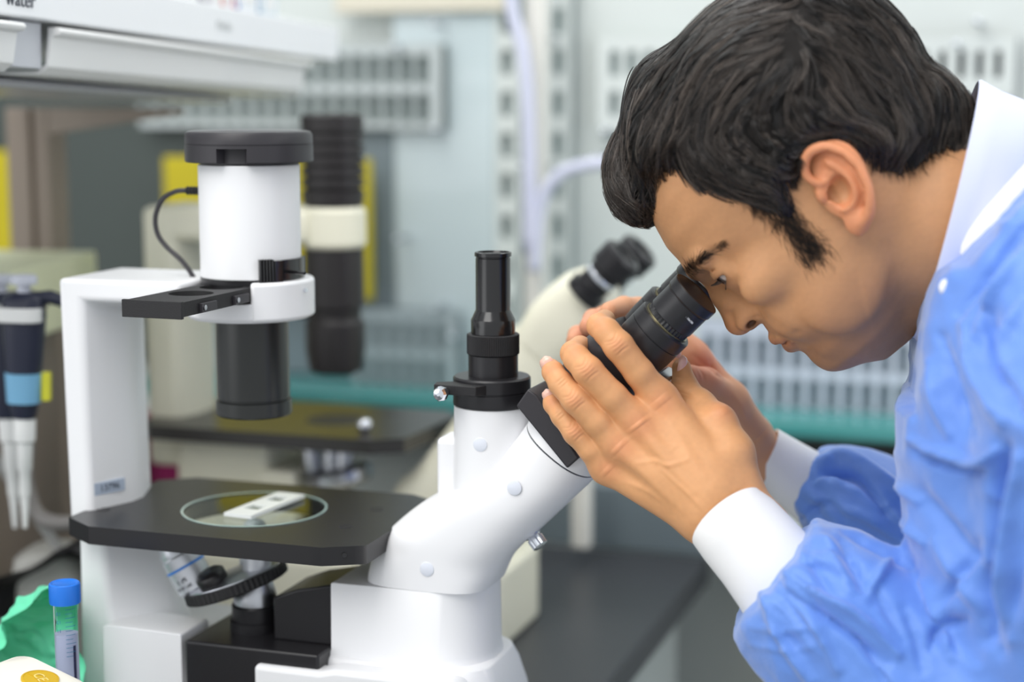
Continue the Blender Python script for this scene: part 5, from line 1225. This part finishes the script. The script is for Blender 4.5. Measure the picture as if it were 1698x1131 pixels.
# soft crumple everywhere, stretched along the cloth
near_s = P[:, 0] < 1640
def ridged(Q, s, seed): return 1 - 2 * np.abs(hashnoise(Q, s, seed))
Q1 = np.stack([V[:, 0] * .8 + V[:, 2] * 1.0, V[:, 1] * .8, V[:, 2] * .5 - V[:, 0] * .3], 1)
disp = 2.6 * ridged(Q1, 17, 2) + 1.7 * ridged(Q1 * 1.3, 34, 5) + .35 * hashnoise(V, 160, 7)
V = V + N * (disp * .001)[:, None]; N = vnormals(V, F)
G_ = [  # near sleeve
 ([(1262, 985), (1300, 1060), (1345, 1131)], 11, 4.0), ([(1290, 965), (1330, 1000), (1400, 1045), (1470, 1100)], 9, -4.5), ([(1305, 975), (1350, 1030), (1390, 1110)], 10, 3.5),
 ([(1300, 950), (1350, 985), (1420, 1020), (1490, 1085)], 9, 4.5), ([(1395, 895), (1420, 950), (1450, 1000)], 10, -3.0), ([(1445, 960), (1470, 1010), (1500, 1060)], 9, -2.5), ([(1480, 925), (1455, 955), (1440, 990)], 8, 3.5),
 ([(1335, 900), (1350, 940), (1380, 990)], 9, -2.5), ([(1360, 885), (1385, 930), (1410, 980)], 12, 2.5), ([(1530, 970), (1560, 1030), (1575, 1090)], 12, 3.0), ([(1545, 1075), (1560, 1040), (1598, 1030)], 10, -4.0), ([(1420, 1060), (1450, 1100), (1470, 1140)], 9, -3.0), ([(1500, 1010), (1520, 1060), (1530, 1110)], 10, -2.5),
 ([(1240, 1040), (1300, 1046), (1360, 1040)], 5, 1.0), ([(1245, 1070), (1310, 1078), (1370, 1066)], 5, 1.0),
 # far sleeve
 ([(1345, 775), (1395, 755), (1460, 790), (1520, 830)], 10, 4.0), ([(1350, 795), (1390, 785), (1430, 800), (1470, 850)], 9, -4.5), ([(1352, 800), (1375, 790), (1395, 800)], 6, 3), ([(1330, 860), (1370, 835), (1400, 860)], 8, -3), ([(1380, 840), (1440, 860), (1500, 900)], 12, 3), ([(1470, 840), (1500, 870), (1530, 900)], 8, 3), ([(1400, 880), (1450, 905), (1510, 940)], 9, -3),
 # trunk and upper arm
 ([(1508, 728), (1560, 755), (1625, 768), (1662, 735)], 7, 4.5), ([(1520, 750), (1570, 775), (1625, 782)], 7, -4.0), ([(1640, 1060), (1640, 950), (1655, 830), (1662, 740)], 14, -9.0), ([(1672, 1060), (1664, 950), (1676, 850), (1690, 760)], 14, 5.0),
 ([(1560, 560), (1580, 640), (1610, 720)], 14, -4.0), ([(1600, 540), (1620, 620), (1660, 700)], 12, 4.5), ([(1640, 520), (1650, 600), (1690, 690)], 12, -5.0), ([(1540, 600), (1550, 660), (1575, 720)], 10, 3.0), ([(1698, 380), (1640, 450), (1590, 520)], 9, -3.5), ([(1698, 420), (1655, 480), (1620, 560)], 10, 4.0), ([(1698, 500), (1670, 560), (1665, 640)], 10, 3.5),
 ([(1530, 820), (1560, 860), (1620, 930)], 16, -3.5), ([(1550, 900), (1590, 960), (1625, 1010)], 12, 3.0), ([(1560, 1000), (1590, 960), (1620, 900)], 10, -3.0), ([(1698, 900), (1680, 1000), (1660, 1080)], 14, -3.0)]
V = brush(V, N, [(g[0], g[1] * .8, g[2] * 1.9) for g in G_] + CF)
gown = add_world('gown', np_mesh('gown', V, F), GOWN, man, smooth=180)
def hit(field, px, py, y0=.80, y1=1.4, iso=0.0):
    ys = np.linspace(y0, y1, 400); Pq = np.array([Wm(px, py, y) for y in ys]); v = field.sample(Pq); k = np.where(v < iso)[0]
    return Pq[k[0]] * .001 if len(k) else None
def on_gown(pl, r, name, m, par, n=10, sink=.001, flat=None):
    pts = []
    for p in cr(pl, 6):
        h_ = hit(gn, p[0], p[1])
        if h_ is not None: pts.append(h_ - np.array([0, -sink, 0]))
    # smooth the depth
    for _ in range(4): pts = [pts[0]] + [(pts[i - 1] + pts[i] * 2 + pts[i + 1]) / 4 for i in range(1, len(pts) - 1)] + [pts[-1]]
    mb = MB().tube(pts, r, n); o = mb.obj(name, m, None, smooth=180); return child_world(o, par)
KNIT = mat('white_rib_knit', rgb(240, 239, 238), .8, spec=.2, bump=('noise', 1400, .35))
on_gown([(1800, 215), (1740, 268), (1690, 318), (1640, 372), (1600, 412)], [.0135] * 24 + [.010, .006], 'neck_binding', KNIT, gown) if False else None
bind = []
for p in cr([(1790, 205), (1735, 262), (1690, 308), (1645, 356), (1612, 392), (1584, 418)], 6):
    h_ = hit(gn, p[0] + 5, p[1] + 12); 
    if h_ is not None: bind.append(h_ - np.array([0, .006, .002]))
for _ in range(5): bind = [bind[0]] + [(bind[i - 1] + bind[i] * 2 + bind[i + 1]) / 4 for i in range(1, len(bind) - 1)] + [bind[-1]]
o = MB().tube(bind, list(np.interp(np.linspace(0, 1, len(bind)), [0, .6, .93, 1], [.0150, .0130, .0090, .003])), 16).obj('neck_binding', KNIT, None, smooth=180); o.parent = gown
h_ = hit(gn, 1572, 477)
if h_ is not None:
    o = MB().lathe([(.0002, -.0030), (.0035, -.0028), (.0055, -.0014), (.0056, 0), (.0050, .002)], c=h_, d=(0, 1, 0), n=28).obj('snap_button', mat('pearl_white_plastic', rgb(240, 240, 244), .2), None, smooth=60); child_world(o, man)
# ---------------------------------------------------------------- collar and cuffs
def ring_pts(c, a, b, ax, bx, n=56): return [Vector(c) + Vector(ax) * (a * math.cos(2 * math.pi * j / n)) + Vector(bx) * (b * math.sin(2 * math.pi * j / n)) for j in range(n)]
def sleeve_ring(pa, pb, Y, depth):
    A = Wm(pa[0], pa[1], Y) * .001; B = Wm(pb[0], pb[1], Y) * .001; c = (A + B) / 2; ax = Vector(B - A); L = ax.length / 2
    return c, L, depth, ax.normalized()
def tubecloth(name, rings, m, par, th=.0014, n=64):
    """rings: (pixel end A, pixel end B, Y, half depth) ; open sleeve with real thickness"""
    R_ = [sleeve_ring(*q) for q in rings]; C_ = [Vector(r[0]) for r in R_]; outer, inner = [], []
    for i, (c, L, d, ax) in enumerate(R_):
        al = (C_[min(i + 1, len(C_) - 1)] - C_[max(i - 1, 0)]).normalized(); bx = al.cross(ax).normalized(); ax2 = ax
        outer.append(ring_pts(c, L, d, ax2, bx, n)); inner.append(ring_pts(c, L - th, d - th, ax2, bx, n))
    mb = MB().loft(outer + inner[::-1], cap=False, closed=True)
    o = mb.obj(name, m, None, smooth=60); child_world(o, par); return o
tubecloth('cuff', [((1152, 905), (1260, 812), 1.087, .0215), ((1154, 908), (1262, 814), 1.086, .0230), ((1168, 928), (1282, 828), 1.083, .0235), ((1200, 968), (1312, 858), 1.077, .0245), ((1226, 1006), (1340, 888), 1.070, .0255), ((1236, 1024), (1352, 902), 1.068, .025)], KNIT, man)
tubecloth('cuff', [((1248, 792), (1291, 712), 1.276, .0185), ((1250, 794), (1294, 714), 1.276, .0195), ((1278, 826), (1332, 736), 1.280, .0215), ((1312, 856), (1362, 752), 1.284, .023), ((1320, 864), (1372, 760), 1.285, .022)], KNIT, man)
COLM = mat('lilac_white_cotton', rgb(208, 213, 236), .7, spec=.2, bump=('noise', 1800, .2))
def collar_ring(pt, pb, hw, dy=0):
    A = np.array(H2W(H(*pt, 0))); B = np.array(H2W(H(*pb, 0))); c = (A + B) / 2; ax = Vector(B - A); return ring_pts(c + Hl * dy * .001, ax.length / 2, hw * .001, ax.normalized(), Vector(Hl), 72)
out_ = [collar_ring((1622, 134), (1512, 558), 67), collar_ring((1627, 132), (1516, 560), 68.5), collar_ring((1660, 150), (1528, 575), 68), collar_ring((1700, 166), (1548, 600), 64), collar_ring((1790, 200), (1600, 640), 56)]
inn_ = [collar_ring((1790, 204), (1600, 636), 53), collar_ring((1700, 170), (1548, 596), 61), collar_ring((1660, 154), (1530, 571), 65.5), collar_ring((1626, 140), (1518, 554), 66)]
co = MB().loft(out_ + inn_, cap=False, closed=True).obj('collar', COLM, None, smooth=60); child_world(co, man)

# ================================================================ SMALL THINGS AT THE LEFT
# centrifuge tube with blue screw cap
def ground(px, py, z=BENCH_Z):
    r = ray(px, py); return CAMP + r * ((z - CAMZ) / r.z)
tp_ = W3(107, 972, 1.165); tz = tp_.z
tube = empty('centrifuge_tube', (tp_.x, tp_.y, BENCH_Z), 0, 'clear plastic centrifuge tube with a blue screw cap, standing in front of the white microscope', 'tube')
zt_ = tz - BENCH_Z
MB().lathe([(.0085, -.012 + zt_), (.0108, -.0118 + zt_)] + [(.0108, -.0112 + zt_), (.0110, -.0108 + zt_, .00025), (.0110, .0005 + zt_, .00025), (.0106, .0022 + zt_), (.0098, .0028 + zt_), (.0088, .0022 + zt_), (.0075, .0016 + zt_), (.0008, .0014 + zt_)], n=90).obj('cap', mat('bright_blue_plastic', rgb(36, 118, 222), .35), tube, smooth=25)
MB().lathe([(.0082, zt_ - .012), (.0082, .022), (.002, .003), (.0022, .0025), (.0024, .0022), (.0025, .0022)] and [(.0083, zt_ - .0125), (.0083, .022), (.0020, .002), (.0008, .0018)], n=48).obj('tube_wall', mat('clear_plastic', (.96, .98, 1, 1), .05, trans=1.0, ior=1.06), tube, smooth=40)
MB().lathe([(.0076, zt_ - .034), (.0076, .022), (.0015, .004), (.0005, .004)], n=40).obj('white_writing_patch', mat('milky_blue_liquid', rgb(178, 184, 210), .3), tube, smooth=40)
inkb = mat('teal_ink', rgb(40, 120, 160), .5)
mk = MB()
for k in range(12):
    z = zt_ - .0150 - k * .0031; w = .55 if k % 2 == 0 else .38
    mk.loft([[Vector((r_ * math.cos(t), r_ * math.sin(t), z + dz)) for r_, dz in ((.00835, 0), (.0086, 0), (.0086, .0003), (.00835, .0003))] for t in np.linspace(-1.35, -1.35 + w * 1.6, 10)])
mk.obj('scale_marks', inkb, tube, smooth=None)
for k, s_ in enumerate(('13', '13', '11')):
    text_mesh('scale_number', s_, .0034, inkb, tube, Matrix.Translation((-.0028, -.0082, zt_ - .0180 - k * .0062)) @ Matrix.Rotation(R(90), 4, 'X') @ Matrix.Scale(-1, 4, (1, 0, 0)), .0001)
MB().box(.0058, .0074, -.0050, -.0035, .03, zt_ - .042).obj('dark_strip', mat('navy_ink', rgb(34, 34, 70), .4), tube, smooth=None)
# rack that holds the tube upright (below the frame)
rk = empty('tube_rack', (tp_.x, tp_.y, BENCH_Z), 0, 'small white rack holding the centrifuge tube, below the picture edge', 'rack')
MB().box(-.030, .016, -.016, -.0095, 0, .045).box(-.030, .016, .0095, .016, 0, .045).obj('rack_walls', WHITE2, rk, bevel=.001)
# green glove
def biggest(V, F):
    lab = np.arange(len(V))
    while True:
        m = lab[F].min(1); new = lab.copy()
        for k in range(4): np.minimum.at(new, F[:, k], m)
        new = new[new]
        if (new == lab).all(): break
        lab = new
    u, c = np.unique(lab, return_counts=True); keep = lab == u[c.argmax()]; idx = np.cumsum(keep) - 1
    return V[keep], idx[F[keep[F[:, 0]]]]
gf = Field(Wm(-60, 1160, 1.26) - 40, Wm(130, 900, 1.26) + 60, 1.6)
gl = [[(92, 1004, 1.235, 12), (62, 1030, 1.235, 16), (22, 1085, 1.24, 16), (-30, 1120, 1.24, 16)], [(85, 1000, 1.225, 12), (70, 1050, 1.22, 15), (95, 1120, 1.215, 14), (90, 1180, 1.215, 14)], [(40, 1060, 1.21, 12), (60, 1110, 1.205, 12), (30, 1150, 1.205, 14)], [(-20, 1090, 1.225, 10), (10, 1125, 1.22, 14), (-10, 1160, 1.22, 18)], [(60, 1140, 1.22, 20), (0, 1160, 1.23, 24)]]
for c_ in gl: gf.chain([Wm(*q[:3]) for q in c_], [q[3] for q in c_], 7)
gf.cap(Wm(55, 1060, 1.225), Wm(50, 1230, 1.23), 18, 30, 10); gf.cap(Wm(-20, 1230, 1.25), Wm(90, 1250, 1.25), 30, 34, 10)
V, F = gf.mesh(); V, F = biggest(V, F); V = relax(V, F, 2) * .001; V[:, 2] = np.maximum(V[:, 2], BENCH_Z); N = vnormals(V, F)
if (N * (V - V.mean(0))).sum() < 0: F = F[:, ::-1]; N = -N
V = V + N * ((4.5 * (1 - 2 * np.abs(hashnoise(V * np.array([1, 1, .6]), 48, 4))) + 2.2 * (1 - 2 * np.abs(hashnoise(V, 105, 8)))) * .001)[:, None]; V[:, 2] = np.maximum(V[:, 2], BENCH_Z + .0004)
tag(put('rubber_glove', np_mesh('rubber_glove', V, F), mat('mint_green_nitrile', rgb(112, 224, 180), .45, sss=.1), None, smooth=180), 'crumpled mint green glove behind the blue-capped tube', 'glove')
# cream switch box with a yellow badge in the bottom left corner
cbp = W3(60, 1143, 1.10)
cbx = empty('control_box', (cbp.x, cbp.y, BENCH_Z), R(-30), 'cream control box with a yellow emblem in the bottom left corner of the picture', 'box')
rings = [[(x, y, z) for x, y in roundrect(-.034, .034, -.022, .022, .012, 6)] for z in (0.0, cbp.z - BENCH_Z - .012)]
top = [[(x * s_, y * s_, cbp.z - BENCH_Z + dz + x * -.18) for x, y in roundrect(-.034, .034, -.022, .022, .012, 6)] for s_, dz in ((1, 0), (.985, .004), (.95, .0065), (.9, .008))]
MB().loft(rings + top).obj('housing', mat('ivory_plastic', rgb(238, 234, 222), .35), cbx, smooth=50)
zz = cbp.z - BENCH_Z + .0082
MB(M=Matrix.Translation((0.004, 0, zz)) @ Matrix.Rotation(R(10), 4, 'Y')).lathe([(.0125, -.001), (.0125, .0003), (.0112, .0006), (.0112, .0003)], n=48).box(-.010, .010, -.0016, .0016, .0003, .0007).obj('yellow_emblem', mat('mustard_badge', rgb(206, 168, 30), .4), cbx, smooth=40)
text_mesh('emblem_lettering', 'CE', .010, mat('pale_badge', rgb(236, 214, 130), .5), cbx, Matrix.Translation((.004, 0, zz + .0008)) @ Matrix.Rotation(R(10), 4, 'Y') @ Matrix.Rotation(R(-20), 4, 'Z'), .0001)
# pipette stand with pipettes
pz = W3(24, 870, 1.42)
stand = empty('pipette_stand', (pz.x - .03, pz.y + .02, BENCH_Z), 0, 'grey pipette stand with a sloping base at the left edge', 'stand')
MB().prism_y([(-.10, 0), (.035, 0), (.060, .010), (-.02, .058), (-.10, .060)], -.045, .055).obj('base', mat('grey_stand_plastic', rgb(158, 158, 156), .45), stand, bevel=.004)
MB().tube([(-.03, .02, .05), (-.03, .02, .25)], .006).obj('column', STEEL, stand); 
MB().box(-.05, .03, .008, .014, .232, .240).obj('hanger_bar', STEEL, stand, bevel=.001)
MB().tube([(-.005, .045, .19), (.060, .050, .085)], .005).obj('strut', mat('grey_stand_plastic', rgb(158, 158, 156), .45), stand)
def pipette(px, dY, label, tilt, top_y=455, band=True):
    k_ = W3(px, top_y, 1.40 + dY); base_z = W3(px, 880, 1.40 + dY).z
    o = empty('pipette', (k_.x, k_.y, base_z), 0, label, 'pipette', 'pipettes hanging on the stand'); o.rotation_euler = (0, R(tilt), 0)
    Hh = k_.z - base_z; NAVY = mat('navy_plastic', rgb(34, 38, 58), .4); PW = mat('white_plastic', rgb(232, 232, 231), .4)
    mp = lambda py: Hh * (880 - py) / (880 - top_y)
    MB().lathe([(.0055, mp(505)), (.0055, mp(472)), (.0105, mp(470)), (.0112, mp(464)), (.0105, mp(456)), (.003, mp(455))], n=32).obj('plunger', mat('pale_lilac_plastic', rgb(205, 208, 220), .35), o, smooth=40)
    rr = [(mp(690), .0095, .0095), (mp(660), .0125, .012), (mp(560), .0165, .014), (mp(520), .018, .015), (mp(492), .0175, .014), (mp(484), .010, .009)]
    MB().loft([superell((0, 0, z), a, b, 2.4, 32, (1, 0, 0), (0, 1, 0)) for z, a, b in rr]).obj('body', NAVY, o, smooth=60)
    MB().tube([(.008, 0, mp(492)), (.022, 0, mp(490)), (.034, 0, mp(497)), (.038, 0, mp(510))], [.005, .0058, .0055, .003], 14).obj('finger_hook', NAVY, o, smooth=60)
    if band: 
        MB().loft([superell((0, 0, z), a, b, 2.4, 32, (1, 0, 0), (0, 1, 0)) for z, a, b in ((mp(664), .0138, .0138), (mp(615), .0155, .0148))]).obj('label_band', mat('sky_blue_tape', rgb(122, 178, 214), .5), o)
        MB().box(.0150, .0215, -.004, .004, mp(660), mp(614)).obj('tape_flag', mat('yellow_tape', rgb(222, 218, 60), .5), o, bevel=.0004)
        MB().loft([superell((-.004, -.004, z), .021, .015, 3, 24, (1, 0, 0), (0, 1, 0)) for z in (mp(530), mp(507))]).obj('white_collar', PW, o, bevel=.001)
    MB().lathe([(.0020, mp(875)), (.0036, mp(825)), (.0036, mp(822)), (.0045, mp(820)), (.0048, mp(780)), (.0060, mp(776)), (.0066, mp(732)), (.0088, mp(728)), (.0092, mp(695)), (.0080, mp(690))], n=28).obj('tip_cone', PW, o, smooth=30)
    return o
pipette(24, 0, 'navy pipette with a blue band and yellow tape, nearest on the stand', 2)
pipette(8, .055, 'second navy pipette hanging behind the blue-banded one', -1, top_y=470, band=False)
# dark bag, looped cable, magenta box, clear bag behind the microscope
bf = Field(Wm(-60, 1060, 1.5) - 60, Wm(150, 860, 1.5) + 90, 3.0)
for q in (((60, 905), (130, 850), 20), ((95, 905), (150, 870), 18), ((20, 935), (110, 905), 26), ((-40, 985), (110, 925), 34), ((-30, 930), (70, 930), 30), ((60, 960), (120, 985), 24)): bf.cap(Wm(*q[0], 1.42), Wm(*q[1], 1.46), q[2], q[2], 16)
V, F = bf.mesh(); V = relax(V, F, 2) * .001; N = vnormals(V, F)
if (N * (V - V.mean(0))).sum() < 0: F = F[:, ::-1]; N = -N
V = V + N * (2.4 * (1 - 2 * np.abs(hashnoise(V, 35, 6))) * .001)[:, None]; V[:, 2] -= max(0, V[:, 2].min() - BENCH_Z - .0003); V[:, 2] = np.maximum(V[:, 2], BENCH_Z + .0003)
tag(put('dust_cover', np_mesh('dust_cover', V, F), mat('black_nylon', rgb(26, 25, 27), .5), None, smooth=180), 'black crumpled dust cover lying below the pipette stand', 'cover')
tag(MB().tube(spline([W3(45, 735, 1.52), W3(42, 790, 1.50), W3(60, 850, 1.47), W3(100, 868, 1.46), W3(150, 855, 1.47), W3(168, 800, 1.50), W3(150, 740, 1.54)]), .007).obj('cable', mat('grey_cable', rgb(128, 124, 122), .45), smooth=180), 'thick grey cable looping behind the pillar of the white microscope', 'cable')
wb = W3(86, 840, 1.50)
w_ = empty('transformer_box', (wb.x, wb.y, BENCH_Z), 0, 'pale grey rounded box inside the grey cable loop', 'box')
MB().loft([[(x, y, z) for x, y in roundrect(-.036 * s_, .036 * s_, -.03, .03, .02, 6)] for s_, z in ((.95, 0), (1, .01), (1, .075), (.9, .095), (.6, .102))]).obj('housing', mat('pale_grey_plastic', rgb(176, 175, 170), .45), w_, smooth=60)
mg = W3(240, 780, 1.95)
m_ = empty('magenta_box', (mg.x, mg.y, BENCH_Z), YAW0, 'dark magenta box behind the pillar of the white microscope', 'box')
MB().box(-.045, .035, -.03, .03, 0, mg.z - BENCH_Z + .065).obj('carton', mat('magenta_card', rgb(128, 12, 76), .5), m_, bevel=.002)
MB().box(-.04, .03, -.0312, -.03, .02, .05).obj('label_patch', mat('grey_label', rgb(96, 80, 90), .5), m_)
